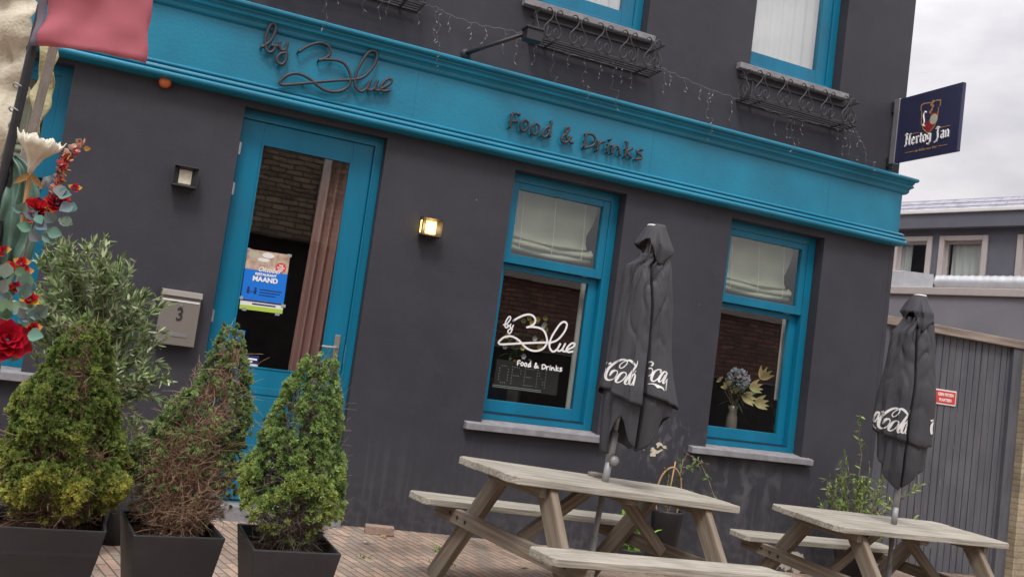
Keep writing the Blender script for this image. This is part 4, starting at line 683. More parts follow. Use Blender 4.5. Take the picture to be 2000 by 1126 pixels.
for ch in 'Hertog Jan':
    if ch == ' ': x_ += .4; continue
    sts += [[(p[0] + x_, p[1]) for p in s_] for s_ in BLK[ch]]; x_ += {'H': .95, 'J': .8, 'r': .5, 't': .48}.get(ch, .6)
k_ = .52 / x_
ink(sts, -.215, -.165, k_, .0085).build('lettering', 'decal', hs)
text('uit liefde voor bier', .034, (SX - .002, -.475, -.235), SF, 'gold', hs, depth=.0003, bold=.0006)

# floodlight on its arm
fl = empty('floodlight', (2.23, 0, 3.715), 'small black floodlight on a long angled arm above the fascia', 'floodlight')
MB().tube([(0, -.02, 0), (.10, -.15, .045), (.31, -.41, .13)], .016, 10).build('arm', 'black', fl, smooth=True)
MB().lathe([(.04, 0), (.04, .015), (.02, .03)], (0, 0, 0), 14, (0, -1, 0)).build('mount', 'black', fl)
h = MB(); h.box((.30, -.50, .075), (.43, -.40, .165))
for k in range(7): h.box((.305 + k * .018, -.40, .08), (.312 + k * .018, -.385, .16))
h.box((.29, -.51, .160), (.44, -.39, .176)); h.build('lamp_head', 'black', fl, bevel=.003)

# wrought iron flower box holders under the upper windows
def spiral(cx, cz, r, a0, a1, y, n=10): return [(cx + r * (1 - .62 * i / n) * math.cos(R_(a0 + (a1 - a0) * i / n)), y, cz + r * (1 - .62 * i / n) * math.sin(R_(a0 + (a1 - a0) * i / n))) for i in range(n + 1)]
def heart(cx, z0, h, y):
    w = h * .33; o = []
    for s in (-1, 1):
        body = cr([(cx + s * w * .92, z0 + h * .86), (cx + s * w * .80, z0 + h * .99), (cx + s * w * .45, z0 + h * 1.0), (cx + s * w * .12, z0 + h * .84), (cx + s * w * .30, z0 + h * .64), (cx + s * w * .85, z0 + h * .40), (cx + s * w * .95, z0 + h * .20), (cx + s * w * .62, z0 + h * .04), (cx + s * w * .22, z0 + h * .12), (cx + s * w * .16, z0 + h * .28), (cx + s * w * .42, z0 + h * .36), (cx + s * w * .55, z0 + h * .24)], 5)
        o.append([(p[0], y, p[1]) for p in body])
    return o
def iron_rack(x0, x1, label, zt=4.17, zb=3.93):
    t = empty('flower_box_holder', ((x0 + x1) / 2, 0, zb), label, 'flower box holder', 'wrought iron flower box holders under upper windows')
    inv = Matrix.Translation((-(x0 + x1) / 2, 0, -zb)); F = -.20
    fr = MB()
    for z in (zt, zb + .02): fr.box((x0, F - .003, z - .006), (x1, F + .003, z + .006)); fr.box((x0, F, z - .008), (x0 + .008, 0, z + .008)); fr.box((x1 - .008, F, z - .008), (x1, 0, z + .008))
    for z in (zt, zb + .02): fr.box((x0, -.012, z - .009), (x1, -.004, z + .009))
    for x in (x0 + .15, x1 - .15): fr.box((x - .01, F, zb + .005), (x + .01, 0, zb + .011)); fr.box((x - .01, -.012, zb + .02), (x + .01, -.004, zt))
    o = fr.build('rack_frame', 'iron', t); o.matrix_parent_inverse = inv
    tr = MB()
    for yy_ in (F + .04, F + .09, F + .14): tr.box((x0 + .02, yy_, zb + .013), (x1 - .02, yy_ + .022, zb + .019))
    tr.box((x0 + .02, F + .03, zb + .007), (x0 + .04, -.02, zb + .0125)); o = tr.build('shelf_slats', 'iron', t); o.matrix_parent_inverse = inv
    n = 5
    for k in range(n):
        cx = x0 + (x1 - x0) * (k + .5) / n; mb = MB()
        for p in heart(cx, zb + .02, zt - zb, F - .008): mb.tube(p, .0052, 5)
        o = mb.build('scroll', 'iron', t); o.matrix_parent_inverse = inv
    for x in (x0 + .004, x1 - .004):
        mb = MB()
        for p in heart(0, zb + .025, zt - zb, 0): mb.tube([(x, -.10 + q[0], q[2]) for q in p], .0045, 5)
        o = mb.build('scroll', 'iron', t); o.matrix_parent_inverse = inv
    return t
iron_rack(2.74, 3.90, 'wrought iron scrollwork flower box holder beside the floodlight')
iron_rack(4.80, 6.02, 'wrought iron scrollwork flower box holder nearest the hanging sign')
iron_rack(.62, 1.80, 'wrought iron flower box holder cut off by the picture top above the script sign')

# fairy lights
def fairy(pts, drops, label):
    t = empty('fairy_lights', (pts[0][0], -.03, pts[0][1]), label, 'fairy lights', 'icicle fairy lights strung along the front')
    ox, oz = pts[0]; inv = Matrix.Translation((-ox, .03, -oz))
    c = cr([(p[0], p[1]) for p in pts], 8); P3 = [(p[0], -.05 + .008 * math.sin(i * 2.1), p[1] + .006 * math.sin(i * 1.7)) for i, p in enumerate(c)]
    o = MB().tube(P3, .0028, 5).build('cable', 'wire', t); o.matrix_parent_inverse = inv
    X = np.array([p[0] for p in P3]); 
    bulb0 = None
    for (x, ln) in drops:
        k = int(np.argmin(abs(X - x))); x0, y0, z0 = P3[k]; mb = MB(); P = []; n = max(3, int(ln / .035)); f = -.17 if z0 - ln < 3.66 else -.06
        for i in range(n + 1):
            q = i / n; zq = z0 - ln * q; yq = y0 if zq > 3.70 else (-.165 if zq > 3.5 else -.12)
            P.append((x0 + .012 * math.sin(i * 1.9 + x * 7) + .006 * random.uniform(-1, 1), yq - .008 * random.random(), zq))
        mb.tube(P, .0014, 4); o = mb.build('drop_wire', 'wire', t); o.matrix_parent_inverse = inv
        for i in range(1, n + 1, 2 if ln > .15 else 1):
            if bulb0 is None:
                bulb0 = MB().lathe([(.0028, 0), (.0036, .012), (.003, .024), (0, .028)], (0, 0, 0), 6).build('bulb', 'bulb', t, smooth=True); b = bulb0
            else: b = bulb0.copy(); col.objects.link(b); b.parent = t
            b.location = (P[i][0] - ox, P[i][1] + .03, P[i][2] - oz); b.rotation_euler = (random.uniform(-1, 1) + math.pi * .8, random.uniform(-1.2, 1.2), 0)
fairy([(-1.9, 4.02), (-.9, 3.93), (.2, 3.97), (1.02, 3.92), (1.30, 4.0), (1.55, 3.99), (1.775, 3.985), (1.92, 4.0), (2.05, 3.97), (2.29, 3.96), (2.51, 3.98), (2.70, 3.99)],
      [(.0, .2), (.5, .3), (1.09, .35), (1.16, .12), (1.38, .22), (1.50, .2), (1.56, .16), (1.80, .14), (1.93, .25), (1.97, .48), (2.06, .14), (2.22, .12), (2.35, .14), (2.5, .2), (2.62, .25)], 'white icicle fairy lights left of the floodlight')
fairy([(2.72, 3.97), (3.0, 3.93), (3.4, 3.94), (3.7, 3.99), (3.92, 4.03), (4.18, 4.0), (4.51, 3.96), (4.80, 3.95)],
      [(2.80, .2), (2.95, .3), (3.08, .12), (3.24, .38), (3.40, .14), (3.53, .42), (3.58, .14), (3.70, .2), (4.0, .24), (4.08, .1), (4.20, .12), (4.38, .16), (4.45, .5), (4.52, .1), (4.73, .2)], 'white icicle fairy lights hung between the two scrollwork holders')
fairy([(4.82, 3.95), (5.2, 3.92), (5.6, 3.92), (5.95, 3.96), (6.08, 3.99), (6.18, 3.92), (6.28, 3.80), (6.31, 3.62)],
      [(5.22, .2), (5.33, .34), (5.40, .3), (5.5, .12), (5.9, .16), (5.99, .3), (6.04, .18), (6.08, .34), (6.18, .1), (6.3, .16)], 'white icicle fairy lights under the holder nearest the hanging sign')

# ================================================================ buildings, gate and wall to the right
rb = empty('rear_building', (14.562, 6.288, 0), 'grey rendered rear building with taupe window frames and tiled roof edge', 'building', rot=(0, 0, math.atan2(-.95518, .29602)))
def rw(mb, n, m, **k): return mb.build(n, m, rb, **k)
wins = [(-3.0, -2.1), (-1.36, -.56), (-.42, .50), (1.02, 1.95), (2.6, 3.5), (4.2, 5.1)]
mb = MB(); xs = sorted({-6., 9., *[v for w in wins for v in w]}); 
for i in range(len(xs) - 1):
    xm = (xs[i] + xs[i + 1]) / 2; isw = any(a < xm < b for a, b in wins)
    for z0, z1 in ((3.2, 4.13), (4.13, 4.95), (4.95, 5.36)):
        if isw and z0 == 4.13: continue
        mb.box((xs[i], .0, z0), (xs[i + 1], .25, z1))
rw(mb, 'wall', 'rear')
rw(MB().box((-6, .45, 3.2), (9, .5, 5.3)), 'interior_wall', 'dark_in')
rw(MB().box((-6, -.55, -1.5), (9, 5, 3.72)), 'lower_wall', 'rear_low')
rw(MB().box((-6, -.60, 3.72), (9, .0, 3.86)), 'parapet', 'taupe', bevel=.01)
rw(MB().box((-6, -.16, 5.09), (9, 0, 5.37)), 'fascia_board', 'rear')
rw(MB().box((-6, -.20, 5.372), (9, 0.3, 5.44)), 'gutter', 'white', bevel=.01)
mb = MB()
for r in range(3):
    z0 = 5.43 + r * .1; y0 = -.12 + r * .12
    for k in range(50):
        x0 = -6 + k * .3 + (r % 2) * .15; mb.add([(x0, y0 - .02, z0), (x0 + .295, y0 - .02, z0 - .0), (x0 + .295, y0 + .14, z0 + .11), (x0, y0 + .14, z0 + .11), (x0, y0 - .02, z0 - .02), (x0 + .295, y0 - .02, z0 - .02)], [(0, 1, 2, 3), (4, 5, 1, 0)])
mb.box((-6, .22, 5.4), (9, 5, 5.72)); rw(mb, 'roof', 'slate')
for a_, b_ in wins:
    w = MB(); frame_box(w, a_ + .001, b_ - .001, 4.131, 4.949, .10, .10, .03, .09, -.04, .2); wo = rw(w, 'window', 'taupe', bevel=.008)
    i_ = MB(); frame_box(i_, a_ + .102, b_ - .102, 4.16, 4.857, .05, .05, .03, .05, .05, .15); i_.build('frame', 'taupe', wo)
    MB().box((a_ + .15, .07, 4.18), (b_ - .15, .074, 4.81)).build('pane', 'glass', wo)
for x0, x1, lab in ((-.22, .38, 'white curtain closing the middle rear building window'), (-1.25, -1.02, 'narrow white curtain drawn aside in the rear building window next to the corner'), (1.15, 1.85, 'white curtain in the rear building window at the picture edge')):
    o = fold_cloth('curtain', 'netcloth', x0, x1, 4.15, 4.84, .13, 4, .018, lab, 'curtain', group='curtains in the rear building'); o.location = rb.location; o.rotation_euler = rb.rotation_euler
du = empty('ventilation_duct', (14.562, 6.288, 3.86), 'silver corrugated ventilation duct on the grey parapet', 'duct', rot=rb.rotation_euler)
mb = MB(); prof = []
P = []; rr = []
for i in range(150): P.append((-.30 + i * .045, -.22, .15)); rr.append(.135 + (.012 if i % 3 == 0 else 0))
mb.tube(P, rr, 14); mb.build('pipe', 'galv', du, smooth=True)
MB().box((-1.5, -.45, .005), (-.86, -.05, .34)).build('duct_box', 'galv', du, bevel=.01)
mb = MB(); mb.add([(-.858, -.45, .01), (-.858, -.05, .01), (-.858, -.05, .335), (-.858, -.45, .335), (-.30, -.36, .02), (-.30, -.08, .02), (-.30, -.08, .28), (-.30, -.36, .28)], [(0, 1, 5, 4), (1, 2, 6, 5), (2, 3, 7, 6), (3, 0, 4, 7)]); mb.build('reducer', 'galv', du)

gt = empty('gate', (8.3, 1, -.3), 'grey painted wooden plank gate with weathered top beam beside the restaurant', 'gate')
gi = Matrix.Translation((-8.3, -1, .3))
mb = MB(); x = 6.6
while x < 9.72:
    w_ = .092 + random.uniform(-.008, .006); zb = -.34 + random.uniform(0, .05); mb.box((x, 1 + random.uniform(0, .006), zb), (x + w_, 1.025, 2.34)); x += w_ + .011
o = mb.build('planks', 'gate', gt, bevel=.003); o.matrix_parent_inverse = gi
o = MB().box((6.6, 1.026, -.3), (9.72, 1.04, 2.3)).build('gap_shade_sheet', 'black', gt); o.matrix_parent_inverse = gi  # black sheet added so the gaps between the planks look shaded
o = MB().box((6.55, .93, 2.335), (9.86, 1.08, 2.43)).build('top_beam', 'beam', gt, bevel=.006); o.matrix_parent_inverse = gi
o = MB().box((9.70, .95, -.5), (9.86, 1.08, 2.334)).build('post', 'gate', gt, bevel=.006); o.matrix_parent_inverse = gi
o = MB().box((7.70, .965, -.4), (7.80, .995, 2.334)).build('post', 'gate', gt, bevel=.006); o.matrix_parent_inverse = gi
mb = MB()
random.seed(31); FLK = []
for k in range(26):   # flaked paint showing the pale wood under it
    x = random.choice([8.2, 8.45, 8.6, 8.75, 8.9, 9.1, 9.3]) + random.uniform(-.04, .04); z = random.choice([-.2, -.1, .1, .3, .6, 1.0, 1.4]) + random.uniform(-.1, .1); h_ = random.uniform(.04, .22); w_ = random.uniform(.004, .012)
    FLK.append([(x, .9965, z), (x + w_, .9965, z + h_ * .2), (x + w_ * .7, .9965, z + h_), (x - w_ * .3, .9965, z + h_ * .6)])
M['flake'] = mat('bare_wood_flakes', (.17, .085, .065), .9, col2=(.30, .27, .25), scale=9)
for q_ in FLK: o = MB().add(q_, [(0, 1, 2, 3)]).build('flaked_patch', 'flake', gt); o.matrix_parent_inverse = gi
gs = empty('no_bicycles_sign', (8.66, .996, 1.64), 'red and white no bicycles sign screwed on the grey gate', 'sign')
MB().box((-.26, -.004, -.085), (.24, 0, .085)).build('plate', 'paper', gs, bevel=.002)
MB().box((-.08, -.0055, -.07), (.228, -.0042, .07)).build('red_field', 'redsign', gs)
text('GEEN FIETSEN', .047, (.074, -.007, .028), FACE, 'decal', gs, bold=.0012, sx=.80); text('PLAATSEN', .047, (.074, -.007, -.032), FACE, 'decal', gs, bold=.0012, sx=.85)
mb = MB(); mb.tube([(-.17 + .062 * math.cos(t * .314), -.006, .062 * math.sin(t * .314)) for t in range(20)], .006, 6, closed=True); mb.tube([(-.215, -.006, .043), (-.125, -.006, -.043)], .005, 6); mb.build('prohibition_ring', 'redsign', gs)
mb = MB()
for cx in (-.195, -.145): mb.tube([(cx + .018 * math.cos(t * .6), -.005, -.012 + .018 * math.sin(t * .6)) for t in range(10)], .0018, 4, closed=True)
mb.tube([(-.195, -.005, -.012), (-.18, -.005, .018), (-.155, -.005, .018), (-.145, -.005, -.012)], .002, 4); mb.build('bicycle_pictogram', 'black', gs)

bw = MB().box((9.86, .85, -.9), (14, 1.15, 2.35)).build('brick_wall', 'brickY', None); tag(bw, 'yellow brick wall standing right of the gate', 'wall')

# ================================================================ houses across the street (seen mirrored in the glass)
oa = empty('opposite_house', (0, -16.5, 0), 'brown brick house across the street seen mirrored in the door glass', 'building')
MB().box((-9, -5, 3.75), (6.6, 0, 7.4)).build('wall', 'brickA', oa); MB().box((-9, -5, -.6), (6.6, -.35, 3.75)).build('shop_front', 'dark_in', oa)
MB().box((-9.2, -5, 7.4), (6.8, .2, 7.6)).build('gutter', 'white', oa)
MB().tube([(4.35, .08, 3.8), (4.35, .08, 7.4)], .11, 10).build('downpipe', 'white', oa, smooth=True)
ob = empty('opposite_house', (0, -16.6, 0), 'lower red brick house across the street seen mirrored in the windows', 'building')
MB().box((6.62, -5, -.8), (26, 0, 3.78)).build('wall', 'brickB', ob); MB().box((6.62, -5, 3.78), (26, .15, 4.02)).build('gutter', 'taupe', ob)
MB().box((6.62, 0.002, -.8), (26, .12, 1.86)).build('added_dark_band', 'dark_in', ob); MB().box((6.62, .0, 1.862), (26, .16, 1.90)).build('dark_band_cap', 'stone', ob)  # unseen dark band and pale cap, added so the panes mirror dark low down

# ================================================================ picnic tables
def board(name, m, parent, p0, p1, w, t, upv=(0, 0, 1), bevel=.006, clip=0., holes=None):
    """a plank from p0 to p1, own local x along the grain; w across, t thick"""
    p0 = Vector(p0); p1 = Vector(p1); L_ = (p1 - p0).length; x = (p1 - p0).normalized(); z = Vector(upv); z = (z - x * z.dot(x)).normalized(); y = z.cross(x)
    mb = MB(); h = L_ / 2
    if clip: mb.prism([(-h, -w / 2 + clip), (-h + clip, -w / 2), (h - clip, -w / 2), (h, -w / 2 + clip), (h, w / 2 - clip), (h - clip, w / 2), (-h + clip, w / 2), (-h, w / 2 - clip)], 'z', -t / 2, t / 2)
    else: mb.box((-h, -w / 2, -t / 2), (h, w / 2, t / 2))
    mw = Matrix((x, y, z)).transposed().to_4x4(); mw.translation = (p0 + p1) / 2
    return mb.build(name, m, parent, bevel=bevel, mw=mw)
def picnic_table(loc, yaw, tx, ty, L_, W_, yb, Lb, fy, label, hole):
    t = bpy.data.objects.new('picnic_table', None); col.objects.link(t); tag(t, label, 'picnic table', 'wooden picnic tables in front of the windows')
    Rz = Matrix.Rotation(yaw, 4, 'Z'); Rx = Matrix.Rotation(tx, 4, 'X'); Ry = Matrix.Rotation(ty, 4, 'Y')
    t.matrix_world = Matrix.Translation(loc) @ Ry @ Rx @ Rz; MW = t.matrix_world.copy()
    a = L_ / 2; n = 5; pw = W_ / n; mb = MB(); cl = .05
    for k in range(n):
        y0 = -W_ / 2 + k * pw + .002; y1 = y0 + pw - .004; d0 = cl if k == 0 else 0; d1 = cl if k == n - 1 else 0; e0 = random.uniform(-.004, .006); e1 = random.uniform(-.004, .006)
        poly = [(-a + d0 + e0, y0), (a - d0 - e1, y0), (a - e1, y0 + d0), (a - e1, y1 - d1), (a - d1 - e1, y1), (-a + d1 + e0, y1), (-a + e0, y1 - d1), (-a + e0, y0 + d0)]
        P = []
        for p in poly:
            if not P or (abs(P[-1][0] - p[0]) + abs(P[-1][1] - p[1])) > 1e-5: P.append(p)
        if abs(P[0][0] - P[-1][0]) + abs(P[0][1] - P[-1][1]) < 1e-5: P.pop()
        z_ = random.uniform(-.0015, .0015)
        # planks split around the parasol hole at the middle one
        mb.prism(P, 'z', .71 + z_, .75 + z_)
    mb.build('tabletop', 'wood', t, bevel=.004)
    for s in (-1, 1): # benches
        mb = MB(); w = .24; y0 = s * yb - w / 2
        for k in range(2):
            ya = y0 + k * w / 2 + .002; yb_ = ya + w / 2 - .004; d0 = .03 if k == 0 else 0; d1 = .03 if k == 1 else 0; lb = Lb / 2
            P = [(-lb + d0, ya), (lb - d0, ya)] + ([(lb, ya + d0)] if d0 else []) + ([(lb, yb_ - d1)] if d1 else []) + [(lb - d1, yb_), (-lb + d1, yb_)] + ([(-lb, yb_ - d1)] if d1 else []) + ([(-lb, ya + d0)] if d0 else [])
            mb.prism(P, 'z', .41, .45)
        mb.build('bench', 'wood', t, bevel=.004)
    MWi = MW.inverted()
    for sx in (-1, 1):
        xl = sx * (a - .30)
        for sy in (-1, 1):
            f_ = Vector((xl, sy * fy, 0)); wf = MW @ f_; wf.z = float(ground_z(wf.x, wf.y)) ; f_.z = (MWi @ wf).z - .0
            top = Vector((xl, sy * .20, .71)); d = (f_ - top)
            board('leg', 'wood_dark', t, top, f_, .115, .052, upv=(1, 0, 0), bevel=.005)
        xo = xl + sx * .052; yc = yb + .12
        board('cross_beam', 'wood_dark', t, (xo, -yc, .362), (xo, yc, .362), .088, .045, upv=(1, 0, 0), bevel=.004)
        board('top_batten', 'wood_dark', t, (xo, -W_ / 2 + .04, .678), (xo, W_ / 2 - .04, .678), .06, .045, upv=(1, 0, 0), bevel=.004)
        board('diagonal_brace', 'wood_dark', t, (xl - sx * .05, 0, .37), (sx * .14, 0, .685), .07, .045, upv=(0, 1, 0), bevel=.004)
        mb = MB()
        for sy in (-1, 1):
            for dy in (-.14, -.07, .0): mb.lathe([(.011, 0), (.011, .004), (.006, .006), (0, .006)], (xo + sx * .0225, sy * (fy * .62 + .12 + dy * 1.3), .37 + dy * .1), 8, (sx, 0, 0))
        mb.build('bolts', 'black', t)
    board('center_batten', 'wood_dark', t, (.0, -W_ / 2 + .05, .688), (0, W_ / 2 - .05, .688), .09, .035, bevel=.004)
    return t
picnic_table((2.8, -1.956, -.033), .199, .023, .069, 1.8, .60, .64, 1.79, .74, 'weathered wooden picnic table under the script window, ashtray on top', None)
picnic_table((5.487, -1.557, -.199), .067, .041, .032, 1.8, .694, .697, 1.66, .74, 'weathered wooden picnic table at the corner near the gate', None)
asht = MB().lathe([(.045, 0), (.052, .03), (.050, .032), (.040, .030), (.034, .010), (0, .009)], (0, 0, 0), 18).build('ashtray', 'ash', None, smooth=True, loc=(2.895, -1.745, .7105)); tag(asht, 'round smoked glass ashtray on the picnic table by the parasol', 'ashtray')

# ================================================================ folded parasols
def interp(tab, h, k):
    hs_ = [r[0] for r in tab][::-1]; vs__ = [r[k] for r in tab][::-1]; return float(np.interp(h, hs_, vs__))
def smoothstep(t): t = min(1, max(0, t)); return t * t * (3 - 2 * t)
def parasol(hp, tp, uvec, OLt, cola, label, seed, hem, breaks, base_z, flag=None):
    random.seed(seed)
    t = empty('parasol', (hp[0], hp[1], base_z), label, 'parasol', 'folded charcoal parasols standing in the picnic tables')
    U = Vector(uvec).normalized(); Wv = Vector((U.y, -U.x, 0)); H = Vector(hp)    # Wv faces the street
    if Wv.y > 0: Wv = -Wv
    inv = Matrix.Translation((-hp[0], -hp[1], -base_z))
    def G(u, h, w): return H + U * u + Vector((0, 0, h)) + Wv * w
    axis = (Vector(tp) - H); ln = axis.length; ax = axis.normalized()
    foot = H - ax * ((hp[2] - base_z) / ax.z)
    mb = MB(); mb.tube([foot, H + ax * .01], .017, 14); o = mb.build('pole', 'polegrey', t, smooth=True); o.matrix_parent_inverse = inv
    o = MB().tube([foot, foot + ax * .45], .024, 14).build('sleeve', 'polegrey', t, smooth=True); o.matrix_parent_inverse = inv
    mb = MB(); mb.tube([H - ax * .02, H + ax * .12], .022, 14); mb.tube([H + ax * .12, H + ax * .30], .0245, 14); o = mb.build('sleeve', 'polegrey', t, smooth=True); o.matrix_parent_inverse = inv
    mb = MB(); mb.tube([H + ax * .28, Vector(tp) - ax * .02], .016, 12); o = mb.build('upper_pole', 'polegrey', t, smooth=True); o.matrix_parent_inverse = inv
    if flag:
        mb = MB(); mb.lathe([(.028, 0), (.03, .02), (.02, .035), (.0, .036)], H + ax * .13 + U * .02 + Wv * .015, 14, tuple(U * .7 + Wv * .7)); o = mb.build('clamp_knob', 'polegrey', t, smooth=True); o.matrix_parent_inverse = inv
    mb = MB(); mb.lathe([(.048, -.006), (.046, .004), (.02, .012), (0, .014)], Vector(tp), 20, ax); o = mb.build('top_cap', 'white', t, smooth=True); o.matrix_parent_inverse = inv
    ribs = MB()
    for k in range(8):
        a_ = k * .785; ribs.tube([Vector(tp) - ax * .06 + (U * math.cos(a_) + Wv * math.sin(a_)) * .02, H + ax * .55 + (U * math.cos(a_) + Wv * math.sin(a_)) * .045], .006, 5)
    o = ribs.build('ribs', 'alum', t); o.matrix_parent_inverse = inv
    pole_u = lambda h: (ax.dot(U)) * h / ax.z
    # --- main canvas
    NT, NH = 216, 56; h_neck = hem['top']
    hemv = np.interp
    def pl(dg, pts):
        dg %= 360
        for k in range(len(pts)):
            a0, v0 = pts[k]; a1, v1 = pts[k + 1] if k + 1 < len(pts) else (pts[0][0] + 360, pts[0][1])
            if a0 <= dg <= a1: return v0 + (v1 - v0) * (dg - a0) / (a1 - a0)
        return pts[0][1]
    CR_TOP = [(0, 1), (14, .78), (26, 1.05), (40, .72), (52, 1.05), (66, .66), (75, 1.0), (80, .55), (92, .98), (104, .95), (118, .68), (130, 1.05), (145, .72), (158, 1.05), (172, .85), (180, 1.0), (200, .8), (220, 1.05), (240, .75), (262, 1.05), (285, .75), (310, 1.05), (335, .75)]
    CR_MID = [(0, 1), (24, .88), (40, .98), (60, 1.04), (76, .96), (80, .62), (83, 1.10), (100, 1.06), (125, .93), (140, .84), (152, .99), (180, 1.0), (205, .8), (235, 1.02), (265, .8), (300, 1.0), (330, .82)]
    CR_HEM = [(0, 1.0), (18, .82), (36, 1.0), (60, 1.06), (74, .90), (79, .56), (82, 1.22), (98, 1.12), (118, .94), (138, 1.02), (152, .76), (163, 1.0), (180, 1.0), (205, .72), (235, 1.05), (262, .72), (300, 1.05), (330, .78)]
    def shell(h_top, hemf, scale, thk, name, inner=False):
        V_ = []; 
        for j in range(NH + 1):
            q = j / NH
            for i in range(NT):
                th = 2 * math.pi * i / NT; hm = hemf(math.degrees(th)); h = h_top - (h_top - hm) * q
                hc = max(h, hem['flat']); ul = interp(OLt, hc, 1); ur = interp(OLt, hc, 2)
                uc = (ul + ur) / 2; a = (ur - ul) / 2
                if h < hc: uc += (h - hc) * ax.dot(U) * .3; a *= max(.80, 1 - (hc - h) * .40)
                b = a * .78; deg = math.degrees(th) % 360
                tw = deg + (3 * math.sin(h * 5 + seed) if 60 < deg < 100 else 9 * math.sin(h * 4 + seed + th)) * min(1, (h_top - h) * 2); q2 = (h_top - h) / .9
                w0, w1, w2_ = (1 - q2 / .25, q2 / .25, 0) if q2 < .25 else (0, 1 - (q2 - .25) / .75, min(1, (q2 - .25) / .75))
                rf = w0 * pl(tw, CR_TOP) + w1 * pl(tw, CR_MID) + w2_ * pl(tw, CR_HEM)
                n1 = noise.noise(Vector((tw / 30 + seed, h * 5.0 + deg * .012, seed))); n2 = noise.noise(Vector((tw / 14, h * 9 - deg * .02, seed + 3))); n3 = noise.noise(Vector((math.cos(th) * 1.3, math.sin(th) * 1.3, h * 3 + seed)))
                dec = math.exp(-(h_top - h) / .30)
                rf += -(.03 + .60 * dec) * max(0, .22 - abs(n1)) * 1.6 - (.0 + .22 * dec) * max(0, .18 - abs(n2)) + .12 * n3 * min(1, (h_top - h) * 5)
                rf *= scale
                edge = abs(math.cos(th)) ** 6; rf = rf * (1 - .8 * edge) + scale * .8 * edge
                V_.append(G(uc + a * rf * math.cos(th), h, b * rf * math.sin(th)))
        a_ = np.array([j * NT + i for j in range(NH) for i in range(NT)]); b_ = np.array([j * NT + (i + 1) % NT for j in range(NH) for i in range(NT)])
        V_ = np.array([tuple(v) for v in V_]); F_ = np.stack([a_, b_, b_ + NT, a_ + NT], 1)
        o = soup(name, 'paras', V_, F_, smooth=True, parent=t); o.matrix_parent_inverse = inv; o.data.set_sharp_from_angle(angle=R_(24))
        md = o.modifiers.new('s', 'SOLIDIFY'); md.thickness = thk; md.offset = -1
        return o, V_, F_
    fo = lambda pts: (lambda d: float(np.interp(d % 360, [p[0] for p in pts], [p[1] for p in pts])))
    o, V1, F1 = shell(h_neck, fo(hem['outer']), 1.0, .0025, 'canopy')
    shell(h_neck - .25, fo(hem['inner']), .86, .0025, 'under_canopy', True)
    # --- top flounce
    CR_CAP = [(0, 1.04), (20, .86), (36, .80), (52, .92), (70, 1.04), (76, .84), (84, .98), (110, .92), (140, .90), (158, .80), (180, 1.04), (215, .75), (250, 1.05), (285, .75), (320, 1.0), (340, .8)]
    capV = []; NT2 = 120; NH2 = 14
    capr = fo(hem['cap'])
    for j in range(NH2 + 1):
        q = j / NH2
        for i in range(NT2):
            th = 2 * math.pi * i / NT2; hm = capr(math.degrees(th)); h = OLt[0][0] - .004 - (OLt[0][0] - .004 - hm) * q
            ul = interp(OLt, max(h, OLt[4][0]), 1); ur = interp(OLt, max(h, OLt[4][0]), 2); uc = (ul + ur) / 2; a = (ur - ul) / 2
            if h < OLt[4][0]: a *= 1 - (OLt[4][0] - h) * 1.0
            b = a * .85; rf = 1 + min(1, q * 2) * (pl(math.degrees(th), CR_CAP) - 1) + q * .05 * noise.noise(Vector((math.cos(th) * 3 + seed, math.sin(th) * 3, h * 8)))
            edge = abs(math.cos(th)) ** 4; rf = rf * (1 - .7 * edge) + .7 * edge
            capV.append(G(uc + a * rf * math.cos(th), h, b * rf * math.sin(th)))
    a_ = np.array([j * NT2 + i for j in range(NH2) for i in range(NT2)]); b_ = np.array([j * NT2 + (i + 1) % NT2 for j in range(NH2) for i in range(NT2)])
    o = soup('top_flounce', 'paras', np.array([tuple(v) for v in capV]), np.stack([a_, b_, b_ + NT2, a_ + NT2], 1), smooth=True, parent=t); o.matrix_parent_inverse = inv; o.data.set_sharp_from_angle(angle=R_(24))
    md = o.modifiers.new('s', 'SOLIDIFY'); md.thickness = .002
    # --- white script, laid onto the cloth
    bvh = BVHTree.FromPolygons([Vector(v) for v in V1], [tuple(int(k) for k in f) for f in F1])
    camd = (Vector((0, -7, 0)) - Vector((H.x, H.y, 0))).normalized()
    mb = MB(); sheet = 0
    for si, st in enumerate(cola):
        c = cr([(p[0], p[1], p[2]) for p in st], 5); rows = []
        for i, p in enumerate(c):
            a = c[max(0, i - 1)]; b = c[min(len(c) - 1, i + 1)]; d = np.array([b[0] - a[0], b[1] - a[1]]); l = np.linalg.norm(d) + 1e-9; nn = np.array([-d[1], d[0]]) / l * p[2] * .5
            row = []
            for q in (-1, -.33, .33, 1):
                u = p[0] + nn[0] * q; h = p[1] + nn[1] * q; src = H + U * u + Vector((0, 0, h)) + camd * .6
                hit, nrm, idx, dist = bvh.ray_cast(src, -camd, 1.0)
                row.append(hit + camd * (.0028 + .00005 * si) if hit is not None and abs(dist - .45) < .22 else None)
            rows.append(row)
        for i in range(len(rows) - 1):
            for q in range(3):
                qd = [rows[i][q], rows[i + 1][q], rows[i + 1][q + 1], rows[i][q + 1]]
                if all(v is not None for v in qd) and max((qd[0] - qd[1]).length, (qd[0] - qd[3]).length) < .035: mb.add(qd, [(0, 1, 2, 3)])
    if mb.f: o = mb.build('lettering', 'print', t, fix=False); o.matrix_parent_inverse = inv
    return t
